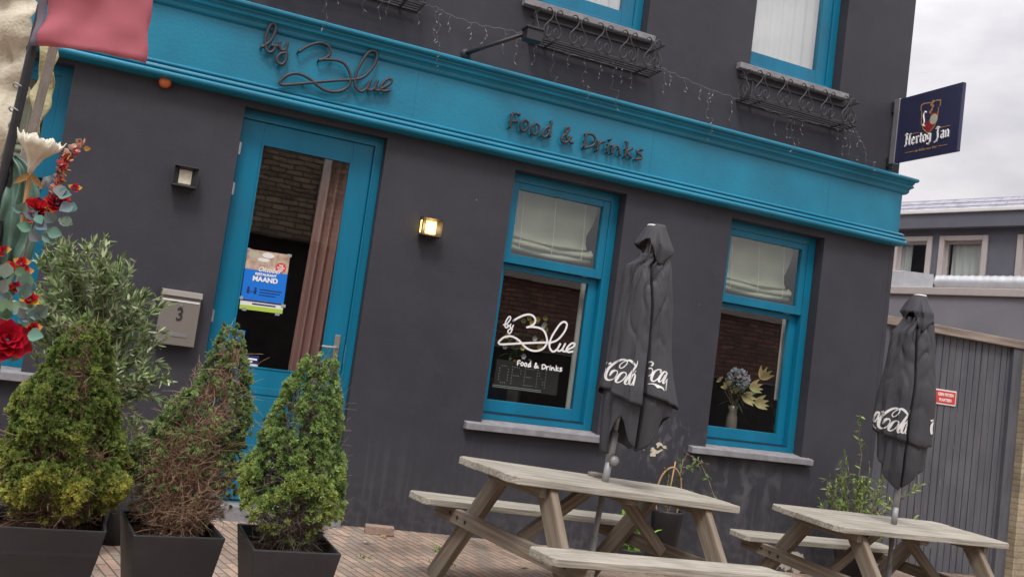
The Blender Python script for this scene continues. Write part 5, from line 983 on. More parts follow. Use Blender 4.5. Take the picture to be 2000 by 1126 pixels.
hemA = dict(flat=.47, top=1.385, outer=[(0, .475), (15, .50), (60, .53), (79, .545), (80, .475), (100, .49), (140, .545), (165, .555), (180, .52), (230, .5), (300, .5), (360, .475)],
            inner=[(0, .45), (25, .42), (45, .35), (62, .25), (78, .205), (95, .26), (108, .37), (117, .40), (126, .36), (140, .24), (152, .165), (175, .18), (188, .24), (200, .3), (230, .25), (270, .2), (310, .28), (340, .40), (360, .44)],
            cap=[(0, 1.405), (25, 1.38), (50, 1.34), (70, 1.32), (85, 1.36), (105, 1.475), (125, 1.47), (150, 1.43), (180, 1.445), (230, 1.40), (270, 1.46), (320, 1.38), (360, 1.405)])
parasol((2.8429, -1.9682, .7204), (2.9371, -2.0217, 2.2830), (.86978, -.49343, 0), OL1, COLA1, 'folded charcoal parasol with white script standing in the table under the script window', 3, hemA, [12, 80, 150, 205, 260, 320], -.06, flag=1)
hemB = dict(flat=.60, top=1.530, outer=[(0, .60), (30, .58), (55, .58), (80, .60), (105, .62), (150, .65), (180, .66), (230, .6), (300, .6), (360, .60)],
            inner=[(0, .42), (30, .38), (50, .33), (75, .27), (90, .25), (110, .28), (130, .32), (150, .42), (180, .5), (230, .35), (270, .3), (320, .38), (360, .42)],
            cap=[(0, 1.50), (25, 1.50), (50, 1.46), (70, 1.42), (85, 1.46), (105, 1.565), (125, 1.56), (150, 1.52), (180, 1.53), (230, 1.50), (270, 1.55), (320, 1.48), (360, 1.50)])
parasol((5.5172, -1.5941, .5606), (5.5353, -1.6123, 2.2631), (.70069, -.71347, 0), OL2, COLA2, 'folded charcoal parasol with white script standing in the table near the gate', 9, hemB, [20, 62, 150, 205, 260, 320], -.2)

# ================================================================ planters and conifers
def planter(c, yaw, w, d, zt, label, w2=.56):
    z0 = float(ground_z(*c)); t = empty('planter', (c[0], c[1], z0), label, 'planter', 'black tapered planters in a row', rot=(0, 0, yaw)); h = zt - z0
    def ring(s, z): return [(-w / 2 * s, -d / 2 * s, z), (w / 2 * s, -d / 2 * s, z), (w / 2 * s, d / 2 * s, z), (-w / 2 * s, d / 2 * s, z)]
    k = 1 - .012 / (w / 2) * 1.0
    R = [ring(w2, 0), ring(1, h), ring(k, h), ring(k - .015, h - .10), ring(w2 * .9, .03)]; mb = MB(); vs = [p for r in R for p in r]; fs = [(3, 2, 1, 0)]
    for j in range(4): fs += [(j * 4 + i, j * 4 + (i + 1) % 4, (j + 1) * 4 + (i + 1) % 4, (j + 1) * 4 + i) for i in range(4)]
    fs.append((16, 17, 18, 19)); mb.add(vs, fs); mb.build('pot', 'pot', t, bevel=.004)
    # soil mound
    n = 16; s = k - .03; V_ = [((i / n - .5) * w * s, (j / n - .5) * d * s, h - .065 + .03 * noise.noise(Vector((i * .5, j * .5, c[0] * 9))) + .02 * math.exp(-((i - 8) ** 2 + (j - 8) ** 2) / 20)) for i in range(n + 1) for j in range(n + 1)]
    a = np.array([i * (n + 1) + j for i in range(n) for j in range(n)]); soup('soil', 'soil', np.array(V_), np.stack([a, a + n + 1, a + n + 2, a + 1], 1), smooth=True, parent=t)
    return t
planter((.80, -3.02), R_(0), .345, .50, .50, 'black tapered planter under the dense green conifer nearest the door handle')
planter((.352, -2.86), R_(5), .345, .50, .50, 'black tapered planter under the half brown conifer')
planter((-.10, -2.87), R_(1), .41, .44, .50, 'black tapered planter at the left picture edge under the yellow green conifer')

def tube_soup(segs, r0, r1, n=3):
    """many thin tapering twigs: segs (k,2,3)"""
    A = segs[:, 0]; B_ = segs[:, 1]; D = B_ - A; D /= (np.linalg.norm(D, axis=1, keepdims=True) + 1e-9)
    X = np.cross(D, np.array([.31, .22, .93])); X /= (np.linalg.norm(X, axis=1, keepdims=True) + 1e-9); Y = np.cross(D, X); V_ = []; k = len(A)
    r0 = np.broadcast_to(r0, (k,))[:, None]; r1 = np.broadcast_to(r1, (k,))[:, None]
    for P, r in ((A, r0), (B_, r1)):
        for j in range(n): t = 2 * math.pi * j / n; V_.append(P + (X * math.cos(t) + Y * math.sin(t)) * r)
    V_ = np.stack(V_, 1).reshape(-1, 3); b = np.arange(k)[:, None] * 2 * n
    F_ = np.concatenate([np.concatenate([b + j, b + (j + 1) % n, b + n + (j + 1) % n, b + n + j], 1) for j in range(n)], 0)
    return V_, F_
def conifer(T_, label, ntuft, green, twigs, seed, cols, squash=.9, low_bare=0., scale_t=1.0, lumpy=.16):
    r = np.random.default_rng(seed); P0, OLt, U = T_; P0 = np.array(P0); U = np.array(U); W = np.array([U[1], -U[0], 0]); W = -W if W[1] > 0 else W
    t = empty('conifer', tuple(P0), label, 'conifer', 'dwarf conifers in the black planters')
    hs_ = np.array([o[0] for o in OLt])[::-1]; ul = np.array([o[1] for o in OLt])[::-1]; ur = np.array([o[2] for o in OLt])[::-1]; H = hs_[-1] * .985
    def env(h): return np.interp(h, hs_, (ul + ur) / 2), np.interp(h, hs_, (ur - ul) / 2)
    # bumpy lobes: cluster centres on the envelope so the surface is lumpy
    def place(n, rmin, rmax):
        h = H * (1 - np.sqrt(r.random(n) * .995)); h = np.clip(h + r.normal(0, .01, n), hs_[0], H); th = r.random(n) * 6.283
        uc, a = env(h); rr = (rmin + (rmax - rmin) * r.random(n) ** .5) * .93
        lump = 1.25 * np.array([noise.noise(Vector((math.cos(x) * 2.6 + seed, math.sin(x) * 2.1, y * 9))) for x, y in zip(th, h)])
        lump2 = np.array([noise.noise(Vector((math.cos(x) * 6 + seed, math.sin(x) * 6, y * 26))) for x, y in zip(th, h)])
        rad = a * (rr + lumpy * lump + .12 * lump2); P = np.stack([uc + rad * np.cos(th), squash * rad * np.sin(th), h], 1)
        N_ = np.stack([np.cos(th), np.sin(th), np.full(n, .55)], 1); N_ /= np.linalg.norm(N_, axis=1, keepdims=True)
        return P, N_, lump, rr, th
    # trunk and limbs
    mb = MB(); ub, _ = env(.05); cx = [float(env(h)[0]) for h in (.1, .35, .6, .85 * H)]
    mb.tube([(0.01, 0, -.07), (cx[0] * .5, 0, .08), (cx[1] * .8, 0, .3 * H / .8), (cx[2] * .9, 0, .6 * H / .8), (cx[3], 0, H * .93)], [.021, .017, .012, .008, .002], 8)
    LM = np.array([U, W, [0, 0, 1]])
    mb.v = [tuple(np.array(v) @ LM) for v in mb.v]; mb.build('trunk', 'bark', t, smooth=True)
    # twigs from trunk to envelope
    P, N_, lump, rr, th = place(twigs, .3, .95); segs = []
    uc0 = env(np.maximum(P[:, 2] - .10, 0))[0] * .8; A = np.stack([uc0, np.zeros(twigs), np.maximum(P[:, 2] - .10 - .05 * r.random(twigs), -.02)], 1)
    Mid = (A + P) / 2 + r.normal(0, .012, (twigs, 3)) - np.array([0, 0, .015]); Q = A + (P - A) * .25 + r.normal(0, .006, (twigs, 3))
    M2 = (Mid + P) / 2 + r.normal(0, .014, (twigs, 3))
    S = [np.stack([Q, Mid], 1), np.stack([Mid, M2], 1), np.stack([M2, P], 1)]; rads = [(.0026, .0020), (.0020, .0014), (.0014, .0010)]
    for k in range(9): # crooked side shoots
        s0 = Mid + (P - Mid) * r.random((twigs, 1)); e = s0 + (P - Mid) * .12 + r.normal(0, .024, (twigs, 3)); e2 = e + (e - s0) * .5 + r.normal(0, .012, (twigs, 3)); S += [np.stack([s0, e], 1), np.stack([e, e2], 1)]; rads += [(.0013, .0010), (.0010, .0007)]
    Vs = []; Fs = []; o = 0
    for s, (a, b) in zip(S, rads): v, f = tube_soup(s, a, b); Vs.append(v); Fs.append(f + o); o += len(v)
    soup('twigs', 'twig' if green != 'C' else 'twiggrey', np.concatenate(Vs) @ LM, np.concatenate(Fs), parent=t)
    # tufts: rounded clumps of short needles sitting on lobes
    P, N_, lump, rr, th = place(ntuft, .76 if green != 'B' else .55, 1.0)
    hh = P[:, 2] / H
    if green == 'B':
        side = np.clip((np.abs(np.cos(th)) - .62) / .25, 0, 1)
        pk = .09 + .42 * side + .30 * (hh > .80) + .20 * (lump > .15) + .05 * (np.sin(th) < 0) + .12 * (hh > .5) * (np.cos(th) < 0)
        pk *= np.clip((hh - .16) / .25, .03, 1)
    else:
        pk = np.clip((hh - low_bare) / .14, .06, 1) * np.clip(1.0 + lump * 2.6, .12, 1)
    keep = r.random(ntuft) < pk; P = P[keep]; N_ = N_[keep]; lump = lump[keep]; hh = hh[keep]; th = th[keep]; rr = rr[keep]; n = len(P); k = 24
    N_ = N_ + r.normal(0, .25, (n, 3)); D = N_[:, None, :] * .9 + r.normal(0, .58, (n, k, 3)); D /= np.linalg.norm(D, axis=2, keepdims=True)
    sz = (.85 + .5 * r.random((n, 1, 1))) * scale_t; ln = (.0125 + .003 * r.random((n, k, 1))) * sz; base = P[:, None, :] + D * .001
    S_ = np.cross(D, r.normal(0, 1, (n, k, 3))); S_ /= np.linalg.norm(S_, axis=2, keepdims=True); w = .0019 * sz
    v = np.stack([base - S_ * w, base + S_ * w, base + D * ln + S_ * w * .7, base + D * ln - S_ * w * .7], 2).reshape(-1, 3) @ LM
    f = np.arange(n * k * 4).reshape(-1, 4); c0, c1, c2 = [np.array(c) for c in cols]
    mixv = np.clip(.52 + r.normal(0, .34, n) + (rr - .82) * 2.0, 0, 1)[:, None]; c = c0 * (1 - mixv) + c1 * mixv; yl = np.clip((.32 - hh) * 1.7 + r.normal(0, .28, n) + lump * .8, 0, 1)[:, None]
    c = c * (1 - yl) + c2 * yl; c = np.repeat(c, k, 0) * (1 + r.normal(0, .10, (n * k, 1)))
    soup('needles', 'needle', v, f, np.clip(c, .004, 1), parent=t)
    return t
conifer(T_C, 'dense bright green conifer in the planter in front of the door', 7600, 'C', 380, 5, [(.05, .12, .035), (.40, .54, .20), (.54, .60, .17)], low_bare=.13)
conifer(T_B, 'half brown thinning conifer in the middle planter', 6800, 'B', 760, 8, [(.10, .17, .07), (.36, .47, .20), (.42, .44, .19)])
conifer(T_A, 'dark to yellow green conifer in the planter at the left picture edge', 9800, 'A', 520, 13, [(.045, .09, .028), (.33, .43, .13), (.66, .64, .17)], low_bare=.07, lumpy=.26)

# ================================================================ leafy plants
def leafy(name, t, r, centers, nl, ln, wd, cols, mname='leaf', droop=0., parent_name='leaves', spread=1.3):
    """leaves along twigs: centers = list of polylines"""
    V_ = []; F_ = []; C_ = []
    for pl in centers:
        pl = np.array(pl); seg = len(pl) - 1
        for i in range(nl):
            q = r.random() ** .7 * seg; k = min(seg - 1, int(q)); P = pl[k] + (pl[k + 1] - pl[k]) * (q - k); ax = pl[k + 1] - pl[k]; ax = ax / (np.linalg.norm(ax) + 1e-9)
            d = ax * .8 + r.normal(0, spread * .5, 3) + np.array([0, 0, -droop]); d /= np.linalg.norm(d); s = np.cross(d, r.normal(0, 1, 3)); s /= np.linalg.norm(s); nn = np.cross(s, d)
            l = ln * (.7 + .6 * r.random()); w = wd * (.8 + .4 * r.random()) * .5; o = len(V_)
            m1 = P + d * l * .35 + nn * l * .05; m2 = P + d * l * .7 + nn * l * .04; e = P + d * l - nn * l * .05
            V_ += [P, m1 - s * w, m1 + s * w, m2 - s * w * .75, m2 + s * w * .75, e]; F_ += [(o, o + 1, o + 2, o + 2), (o + 1, o + 3, o + 4, o + 2), (o + 3, o + 5, o + 5, o + 4)]
            c = np.array(cols[r.integers(len(cols))]) * (1 + r.normal(0, .12)); C_ += [c] * 3
    V_ = np.array(V_); F4 = np.array(F_)
    tri = np.concatenate([F4[0::3][:, [0, 1, 2]], F4[1::3][:, [0, 1, 2]], F4[1::3][:, [0, 2, 3]], F4[2::3][:, [0, 1, 3]]]); C_ = np.array(C_)
    cc = np.concatenate([C_[0::3], C_[1::3], C_[1::3], C_[2::3]])
    return soup(parent_name, mname, V_, tri, np.clip(cc, .004, 1), parent=t)
def grow(r, base, tip, n=6, wob=.03, sag=0.):
    base = np.array(base, float); tip = np.array(tip, float); return [base + (tip - base) * i / (n - 1) + r.normal(0, wob, 3) * (i > 0) * (i / n + .2) - np.array([0, 0, sag * math.sin(i / (n - 1) * 3.14)]) for i in range(n)]
r = np.random.default_rng(21)
P0, OLt, U_ = T_O; gz = float(ground_z(0, -1.2))
ol = empty('olive_tree', (.0, -1.2, gz), 'silvery green olive tree in front of the wall left of the letterbox', 'tree')
def oloc(p): return np.array([P0[0] + p[0], p[1], p[2] + P0[2] - gz])
pot = empty('round_pot', (.0, -1.2, gz), 'black round pot behind the conifer planters holding the olive tree', 'pot')
MB().lathe([(.13, 0), (.17, .32), (.18, .33), (.165, .33), (.155, .28), (0, .28)], (0, 0, 0), 24).build('pot', 'pot', pot, smooth=True)
mb = MB(); br = []; mb.tube([(0, 0, .27), (.01, 0, .6), (-.02, .02, .95)], [.022, .018, .014], 8)
hs_ = np.array([o[0] for o in OLt])[::-1]; ulv = np.array([o[1] for o in OLt])[::-1]; urv = np.array([o[2] for o in OLt])[::-1]
for k in range(120):
    h = .08 + .84 * r.random(); a = np.interp(h, hs_, ulv); b = np.interp(h, hs_, urv); uc = (a + b) / 2; hw = (b - a) / 2; th = r.random() * 6.283; rr = (.5 + .52 * r.random() ** .5)
    tip = (uc - .03 + (hw + .05) * rr * math.cos(th), .30 * rr * math.sin(th), h + P0[2] - gz); st = (random.uniform(-.04, .02) + uc * .3, 0, max(.7, min(1.1, tip[2] - .35))); br.append(grow(r, st, tip, 6, .018, -.02))
for tip, st in (((.40, -.05, .88), (.1, 0, .95)), ((.34, -.1, .72), (.05, 0, .9)), ((.30, .0, .66), (.05, 0, .85)), ((.36, -.05, 1.0), (.05, 0, .95)), ((-.38, 0, 1.2), (-.1, 0, 1)), ((-.1, -.05, 1.72), (-.05, 0, 1.3))): br.append(grow(r, st, tip, 6, .01, .01))
for b in br: mb.tube([tuple(p) for p in b], [.006, .005, .004, .003, .002, .0012], 5)
mb.build('branches', 'twiggrey', ol, smooth=True)
leafy('olive', ol, r, br, 66, .056, .0135, [(.12, .175, .07), (.22, .30, .13), (.33, .41, .21), (.15, .22, .09), (.44, .49, .32)], spread=1.1)

def pot_round(x, y, rad, h, label):
    z = float(ground_z(x, y)); p = empty('round_pot', (x, y, z), label, 'pot'); MB().lathe([(rad * .75, 0), (rad, h - .02), (rad * 1.06, h), (rad * .95, h), (rad * .88, h - .04), (0, h - .04)], (0, 0, 0), 24).build('pot', 'pot', p, smooth=True); MB().lathe([(rad * .87, h - .039), (rad * .4, h - .03), (0, h - .025)], (0, 0, 0), 16).build('soil', 'soil', p); return z
# small hoop trained plant behind the first table
z = pot_round(4.43, -.25, .13, .44, 'black round pot behind the first picnic table holding the hoop trained plant')
fu = empty('hoop_trained_plant', (4.43, -.25, z), 'thin climbing plant with bamboo hoop behind the first picnic table', 'plant')
mb = MB(); mb.tube([tuple(p) for p in cr([(-.10, 0, .40), (-.13, 0, .56), (-.09, 0, .72), (0, 0, .79), (.08, 0, .73), (.11, 0, .58), (.09, 0, .40)], 5)], .007, 6); mb.tube([(-.02, 0, .38), (.02, 0, .84)], .006, 6); mb.build('bamboo_hoop', 'cane', fu, smooth=True)
br = [grow(r, (0, 0, .40), (-.06, -.02, .80), 6, .02), grow(r, (0, 0, .40), (.12, 0, .95), 7, .02), grow(r, (.12, 0, .92), (.42, -.05, .62), 6, .02, -.06), grow(r, (.1, 0, .8), (.30, -.05, .86), 5, .015), grow(r, (.05, 0, .5), (.20, -.05, .55), 5, .02), grow(r, (-.02, 0, .5), (-.18, -.03, .62), 5, .02)]
mb = MB(); [mb.tube([tuple(p) for p in b], .0025, 4) for b in br]; mb.build('stems', 'twig', fu)
leafy('fuchsia', fu, r, br, 20, .055, .022, [(.07, .12, .045), (.12, .18, .07), (.17, .23, .11)])
z = pot_round(4.02, -.42, .11, .13, 'low black pot between the first table legs holding the lime green plant'); lp = empty('bedding_plant', (4.02, -.42, z), 'lime green leafy plant with a pink flower seen between the table legs', 'plant')
br = [grow(r, (0, 0, .12), (random.uniform(-.16, .16), random.uniform(-.1, .08), random.uniform(.22, .40)), 4, .01) for k in range(10)]
leafy('lime', lp, r, br, 9, .085, .05, [(.22, .42, .06), (.32, .55, .10), (.16, .33, .05)], spread=1.6)
for j in range(14):
    a_ = j * .9; petal((-.13, -.05, .33), (math.cos(a_), -.3, math.sin(a_)), (0, -1, 0), .03, .022, (.62, .12, .28) if j % 3 else (.8, .75, .75), .3, 2)
flush('flower', 'rose', lp)
# corner shrub
z = pot_round(6.35, -.38, .19, .34, 'black round pot between the second table and the gate'); cs = empty('leafy_shrub', (6.35, -.38, z), 'light green narrow leaved shrub at the building corner behind the second parasol', 'shrub')
br = []
for k in range(46):
    a_ = r.random() * 6.28; rr = .40 * r.random() ** .5; tip = (rr * math.cos(a_) * 1.05 - .03, rr * math.sin(a_) * .6, .50 + r.random() * .78 * (1 - rr)); br.append(grow(r, (r.normal(0, .03), r.normal(0, .03), .30), tip, 6, .02, .02))
br.append(grow(r, (0, 0, .6), (-.12, 0, 1.5), 6, .02)); br.append(grow(r, (.1, 0, .6), (.62, -.1, 1.0), 6, .02)); br.append(grow(r, (.1, 0, .5), (.52, -.1, .65), 6, .02)); br.append(grow(r, (0, 0, .6), (-.48, 0, .55), 6, .02, .05))
mb = MB(); [mb.tube([tuple(p) for p in b], [.007, .005, .004, .003, .002, .001], 4) for b in br]; mb.build('stems', 'twiggrey', cs)
leafy('corner', cs, r, br, 34, .062, .015, [(.14, .23, .06), (.23, .33, .09), (.32, .42, .14), (.16, .15, .08)])
# small variegated plant behind the middle planter
z = float(ground_z(.2, -.9)); pot2 = empty('round_pot', (.2, -.9, z), 'dark pot hidden behind the conifers', 'pot'); MB().lathe([(.10, 0), (.13, .38), (.12, .38), (.11, .34), (0, .34)], (0, 0, 0), 20).build('pot', 'pot', pot2, smooth=True)
vp = empty('small_plant', (.2, -.9, z), 'small pale variegated plant between the two left conifers', 'plant')
br = [grow(r, (0, 0, .33), (r.normal(0, .05), r.normal(0, .03), .5 + r.random() * .28), 6, .008) for k in range(8)]
mb = MB(); [mb.tube([tuple(p) for p in b], .003, 4) for b in br]; mb.build('stems', 'twiggrey', vp)
leafy('var', vp, r, br, 26, .035, .011, [(.25, .30, .15), (.40, .44, .27), (.14, .2, .08)], spread=2)

# ================================================================ stall at the left edge
stl = empty('flag_pole', FP['pole'][-1], 'dark metal pole tied beside the wooden post at the left edge', 'pole')
inv = Matrix.Translation(tuple(-v for v in FP['pole'][-1]))
pole = [(-.375, -4.0, -.05)] + [tuple(p) for p in FP['pole'][::-1]] + [(-.29, -4.16, 2.75)]
o = MB().tube(pole, .0125, 12).build('pole', 'black', stl, smooth=True); o.matrix_parent_inverse = inv
for p in FP['ties']:
    mb = MB(); mb.tube([(p[0] + .016 * math.cos(t * .5), p[1] + .016 * math.sin(t * .5), p[2] + .004 * math.sin(t)) for t in range(13)], .0022, 5, closed=True); o = mb.build('tie', 'foil', stl); o.matrix_parent_inverse = inv
pp = FP['post']; wp = MB(); P = [(-.345, -3.88, -.05)] + [tuple(p) for p in pp[::-1]] + [(-.24, -4.02, 3.05)]
wp.tube(P, .016, 4); o = wp.build('wooden_post', 'grey_wood', None); tag(o, 'grey square wooden post behind the dark metal pole', 'post')
o = MB().tube([(-.72, -3.54, 3.02), (-.18, -3.99, 3.02)], .022, 4).build('wooden_beam', 'grey_wood', None); tag(o, 'grey wooden beam carrying the cream sackcloth above the picture edge', 'beam')
def sheet(name, rows, m, label, cat, thick=.003, smooth=True, sub=4, wr=0.):
    rows = [cr(rw_, sub) for rw_ in rows]; cols_ = list(zip(*rows)); cols_ = [cr(c, sub) for c in cols_]; nu = len(cols_); nv = len(cols_[0])
    V_ = np.array([[c + wr * np.array([noise.noise(Vector(c * 14)), noise.noise(Vector(c * 14 + 5)), 0]) for c in cc] for cc in cols_]).reshape(-1, 3)
    a = np.array([i * nv + j for i in range(nu - 1) for j in range(nv - 1)]); o = soup(name, m, V_, np.stack([a, a + 1, a + nv + 1, a + nv], 1), smooth=True)
    s = o.modifiers.new('s', 'SOLIDIFY'); s.thickness = thick
    if label: tag(o, label, cat)
    return o
ext = lambda r_, dz: [(p[0], p[1], p[2] + dz) for p in r_]
fl_r = [ext([FP['flag_l'][0], FP['flag_m'][0], (-.17, -4.20, 2.20), FP['flag_r'][0]], .35)] + [[FP['flag_l'][i], FP['flag_m'][i], ((FP['flag_m'][i][0] * .5 + FP['flag_r'][i][0] * .5), FP['flag_m'][i][1] * .5 + FP['flag_r'][i][1] * .5 + .02, FP['flag_m'][i][2] * .5 + FP['flag_r'][i][2] * .5), FP['flag_r'][i]] for i in range(3)]
# bottom row follows the sagging hem
bot = [FP['flag_l'][3], FP['flag_m'][3], (-.165, -4.175, 2.017), FP['flag_r'][3]]
rows = fl_r + [bot]
flag = empty('flag', rows[0][0], 'faded red flag with violet hem hanging from the dark pole top left', 'flag')
inv = Matrix.Translation(tuple(-v for v in rows[0][0]))
o = sheet('cloth', [[r_[1], ((r_[1][0] + r_[2][0]) / 2, (r_[1][1] + r_[2][1]) / 2 - .012, (r_[1][2] + r_[2][2]) / 2), r_[2], ((r_[3][0] + r_[2][0]) / 2, (r_[3][1] + r_[2][1]) / 2 - .008, (r_[3][2] + r_[2][2]) / 2), r_[3]] for r_ in rows], 'flag', None, None, .0015, wr=.02); o.parent = flag; o.matrix_parent_inverse = inv
o = sheet('hem', [[r_[0], ((r_[0][0] + r_[1][0]) / 2, (r_[0][1] + r_[1][1]) / 2 - .004, (r_[0][2] + r_[1][2]) / 2), r_[1]] for r_ in rows], 'flaghem', None, None, .002, wr=.01); o.parent = flag; o.matrix_parent_inverse = inv
bl = [[(-.60, -3.62, 3.0), (-.52, -3.67, 3.0), (-.45, -3.70, 3.0), (-.40, -3.72, 3.0)]] + FP['burlap'] + [[(-.46, -3.62, 1.2), (-.42, -3.65, 1.2), (-.39, -3.67, 1.2), (-.38, -3.68, 1.2)], [(-.45, -3.62, .5), (-.42, -3.65, .5), (-.40, -3.67, .5), (-.39, -3.68, .5)]]
sheet('sackcloth', bl, 'burlap', 'cream sackcloth draped at the top left edge', 'cloth', .004, wr=.05)
sheet('sackcloth', FP['strip'], 'burlap_y', 'yellowed strip of sackcloth hanging beside the wooden post', 'cloth', .004, wr=.03)
gr_ = empty('folded_cover', FP['green'][0][0], 'dark green glossy folded parasol cover behind the artificial flowers', 'cover'); inv = Matrix.Translation(tuple(-v for v in FP['green'][0][0]))
rows = []
for k, rw_ in enumerate(FP['green']):
    a, b, c, d = [np.array(v) for v in rw_]; q = .35 + .65 * min(1, k / 3); rows.append([a, (a * .6 + b * .4) + np.array([0, -.03 * q, 0]), b + np.array([0, -.012 * q, 0]), (b + c) / 2 + np.array([0, -.04 * q, 0]), c + np.array([0, -.01 * q, 0]), (c * .4 + d * .6) + np.array([0, -.03 * q, 0]), d])
last = rows[-1]; rows.append([v + np.array([.0, 0, -.25]) for v in last]); rows.append([v + np.array([.0, 0, -.7]) for v in last])
o = sheet('cloth', rows, 'silk', None, None, .002, wr=.02); o.parent = gr_; o.matrix_parent_inverse = inv
mb = MB(); mb.tube([FP['green'][0][1], (FP['green'][0][1][0] - .02, FP['green'][0][1][1], -.05)], .010, 8); o = mb.build('pole', 'black', gr_); o.matrix_parent_inverse = inv
# cream trumpet flower
cf = empty('artificial_lily', FP['creamc'], 'large cream artificial trumpet flower left above the red roses', 'flower')
mb = MB(); NTc = 44; prof = [(.006, -.02), (.010, .0), (.020, .025), (.038, .045), (.052, .060), (.056, .075)]
vs = []
for j, (rd, z) in enumerate(prof):
    for i in range(NTc):
        th = 2 * math.pi * i / NTc; q = j / 5; k_ = 1 + q * (.05 * math.sin(5 * th) + .03 * math.sin(11 * th + 1)); vs.append((rd * k_ * math.cos(th), rd * k_ * math.sin(th), z + q * q * (.005 * math.sin(7 * th) + .004 * math.sin(13 * th))))
mb.add(vs, [(j * NTc + i, j * NTc + (i + 1) % NTc, (j + 1) * NTc + (i + 1) % NTc, (j + 1) * NTc + i) for j in range(5) for i in range(NTc)])
M['cream'] = mat('cream_petal', (.74, .70, .56), .7, col2=(.86, .84, .75), scale=40, tr=.25)
for (sc_, dz_, ph) in ((1, 0, 0), (.78, .006, 1.1), (.52, .010, 2.3)):
    m2 = MB(); m2.add([(v[0] * sc_ * (1 + .06 * math.sin(9 * math.atan2(v[1], v[0]) + ph)), v[1] * sc_, v[2] * (1 - .06 * ph) + dz_ + .003 * math.sin(13 * math.atan2(v[1], v[0]) + ph) * (v[2] > .06)) for v in mb.v], mb.f)
    o = m2.build('petals', 'cream', cf, smooth=True, rot=(R_(12), R_(8), 0)); s = o.modifiers.new('s', 'SOLIDIFY'); s.thickness = .0015
MB().tube([(0, 0, -.0), (-.002, .01, -.06), (.0, .02, -.16)], .006, 6).build('stem', 'cane', cf)
for sx in (-1, 1): petal((0, 0, -.02), (sx * .8, -.1, -.8), (0, -1, 0), .05, .018, (.30, .17, .07), .1, 3)
flush('dry_leaves', 'leafp', cf)
pq = [np.array(p) for p in FP['paper']]; cc_ = sum(pq) / 4
o = sheet('crumpled_paper', [[pq[0], (pq[0] + pq[1]) / 2 + rv(.008), pq[1]], [(pq[0] + pq[3]) / 2 + rv(.006), cc_ + np.array([0, -.02, 0]), (pq[1] + pq[2]) / 2 + rv(.006)], [pq[3], (pq[2] + pq[3]) / 2 + rv(.006), pq[2]]], 'foil', 'crumpled grey foil paper behind the red roses', 'paper', .001, wr=.03)
# garlands
def rose(c, rad, cols, facing=(0, -.8, .5), n=26):
    f = np.array(facing, float); f /= np.linalg.norm(f); x = np.cross(f, [0, 0, 1.]); x /= np.linalg.norm(x); y = np.cross(x, f)
    for i in range(n):
        q = i / n; a_ = i * 2.4; rr = rad * (.10 + .62 * q); p = np.array(c) + (x * math.cos(a_) + y * math.sin(a_)) * rr * .55 - f * rad * .5 * q
        d = f * (1.15 - q * 1.0) + (x * math.cos(a_) + y * math.sin(a_)) * (.25 + q * 1.0); cl = cols[0] if q < .75 else cols[1]; cl = tuple(v * random.uniform(.8, 1.2) for v in cl)
        petal(p, d, -(x * math.cos(a_) + y * math.sin(a_)) + f * .3, rad * (.7 + .35 * q), rad * (.75 + .5 * q), cl, -.25 + .35 * q, 4)
    o = flush('rose_head', 'rose', GP); o.matrix_parent_inverse = GI
def gleaf(c, s=.03, colr=(.17, .25, .22)):
    a_ = random.uniform(0, 6.28); petal(np.array(c) - np.array([math.cos(a_), 0, math.sin(a_)]) * s * .4, (math.cos(a_), random.uniform(-.4, .2), math.sin(a_)), (random.uniform(-.3, .3), -1, random.uniform(-.2, .5)), s, s * .95, tuple(v * random.uniform(.8, 1.25) for v in colr), .1, 4)
random.seed(5)
g1 = empty('rose_garland', FP['r1'], 'red artificial roses with eucalyptus leaves and a tall snapdragon sprig', 'artificial flowers', 'artificial rose sprays at the left edge'); inv = Matrix.Translation(tuple(-v for v in FP['r1']))
GP, GI = g1, inv
rose(FP['r1'], .034, [(.42, .015, .025), (.62, .12, .05)]); rose(FP['r2'], .028, [(.36, .012, .03), (.50, .05, .03)]); rose(FP['r3'], .014, [(.38, .02, .05), (.45, .30, .05)], n=10)
rose(tuple(np.array(FP['r1']) + [.035, -.005, .012]), .016, [(.65, .42, .06), (.6, .35, .05)], n=8)
for p in FP['leaves1']: gleaf(p, .036)
for p in FP['leaves1'][:5]: gleaf(np.array(p) + rv(.012), .028)
o = flush('leaves', 'leafp', g1); o.matrix_parent_inverse = inv
sn = cr(FP['snap'], 6)
for i, p in enumerate(sn):
    for k in range(5 if i > 2 else 2):
        cl = random.choice([(.5, .05, .06), (.62, .25, .22), (.62, .38, .10), (.55, .12, .12), (.65, .45, .35)]); petal(p + rv(.003), rv() + np.array([0, -.4, .3]), rv(), .017, .015, cl, .3, 3)
for p in ((-.184, -4.24, 1.65), (-.19, -4.24, 1.60), (-.15, -4.262, 1.752)): gleaf(p, .02, (.12, .17, .12))
o = flush('snapdragon', 'rose', g1); o.matrix_parent_inverse = inv
mb = MB(); mb.tube([tuple(p) for p in sn], .002, 5); mb.tube([FP['r1'], (-.235, -4.20, 1.52)], .003, 5); mb.tube([FP['r2'], FP['r3']], .002, 5); o = mb.build('stems', 'twiggrey', g1); o.matrix_parent_inverse = inv
g2 = empty('rose_garland', FP['r8'], 'lower artificial spray of red roses and buds at the left picture edge', 'artificial flowers', 'artificial rose sprays at the left edge'); inv = Matrix.Translation(tuple(-v for v in FP['r8']))
GP, GI = g2, inv
rose(FP['r4'], .046, [(.40, .010, .025), (.46, .02, .035)], facing=(.2, -.9, .3)); rose(FP['r5'], .019, [(.45, .015, .03), (.55, .35, .05)], n=14)
for k in ('r6', 'r7', 'r8', 'r9', 'r10'): rose(FP[k], .017, [(.42, .02, .03), (.60, .30, .08)], n=10, facing=(random.uniform(-.6, .6), -.8, .4))
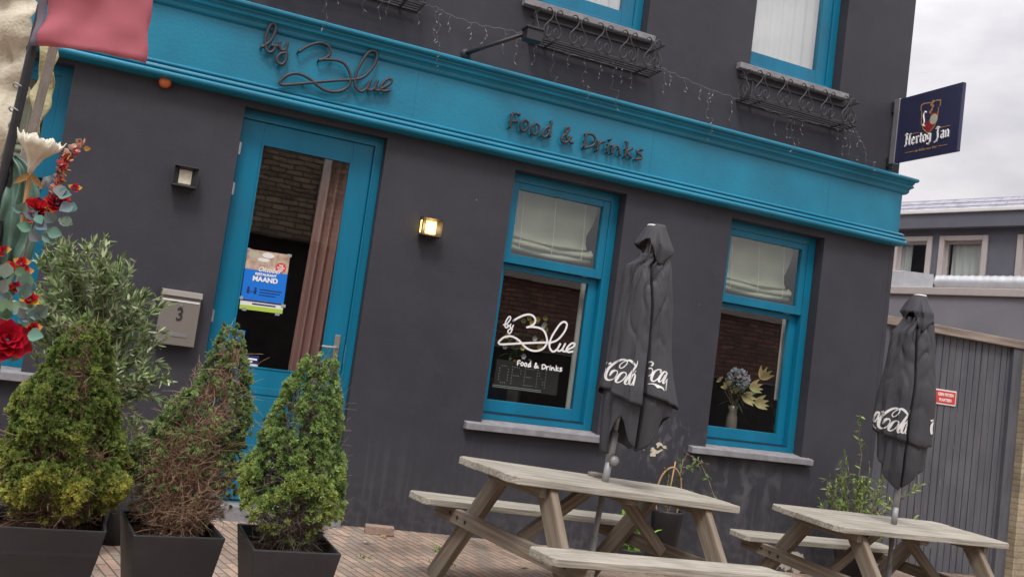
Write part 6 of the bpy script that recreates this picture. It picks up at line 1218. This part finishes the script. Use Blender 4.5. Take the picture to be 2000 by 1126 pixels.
rose(tuple(np.array(FP['r8']) + [-.02, -.002, .045]), .02, [(.40, .01, .03), (.5, .1, .03)], n=12)
for p in FP['leaves2']: gleaf(p, .040)
for p in FP['leaves2'][:6]: gleaf(np.array(p) + rv(.012), .03, (.10, .16, .12))
o = flush('leaves', 'leafp', g2); o.matrix_parent_inverse = inv
mb = MB(); mb.tube([tuple(p) for p in cr(FP['stemline'], 4)], .003, 5); o = mb.build('stems', 'twiggrey', g2); o.matrix_parent_inverse = inv

# ================================================================ small things on the ground
z = float(ground_z(2.02, -.2)); lb_ = MB().box((-.105, -.045, 0), (.105, .045, .062)).build('loose_brick', 'looseb', None, bevel=.006, loc=(2.02, -.21, z), rot=(0, 0, R_(-12))); tag(lb_, 'single loose brick lying on the pavement against the wall', 'brick')
random.seed(12)
def weed(x, y, label, s=1., grp='small weeds and leaves between the pavers'):
    z = float(ground_z(x, y)); t = empty('weed', (x, y, z), label, 'weed', grp); rr = np.random.default_rng(int(x * 100)); br = [grow(rr, (0, 0, 0), (rr.normal(0, .05) * s, rr.normal(0, .04) * s, (.01 + .025 * rr.random()) * s), 3, .003) for k in range(8)]
    leafy('w', t, rr, br, 4, .022 * s, .010 * s, [(.12, .25, .05), (.2, .33, .08)])
weed(2.22, -1.05, 'green weed in the paving near the left foot of the first table')
weed(2.36, -.62, 'green weed in the paving beneath the first table, nearest the wall', 1.2)
weed(1.72, -1.0, 'small weed in the open pavement between the planters and the first table', .8)
def dead_leaf(x, y, lab, c=(.45, .36, .12)):
    z = float(ground_z(x, y)); o = empty('fallen_leaf', (x, y, z + .006), lab, 'leaf', 'fallen leaves on the pavement')
    a_ = random.uniform(0, 6); petal((0, 0, 0), (math.cos(a_), math.sin(a_), .05), (0, 0, 1), .055, .035, c, .12, 4); petal((.01, .01, 0), (math.cos(a_ + .9), math.sin(a_ + .9), .05), (0, 0, 1), .04, .025, c, .12, 4); flush('blade', 'leafp', o)
dead_leaf(2.05, -.33, 'yellowed fallen leaf in front of the loose brick'); dead_leaf(2.9, -.9, 'yellow fallen leaf under the first table'); dead_leaf(1.85, -.55, 'pale scrap of leaf on the pavement in front of the loose brick', (.5, .5, .42)); dead_leaf(3.1, -1.2, 'green fallen leaf under the first table', (.2, .3, .07)); dead_leaf(4.9, -.35, 'yellowish fallen leaf against the wall behind the second table')
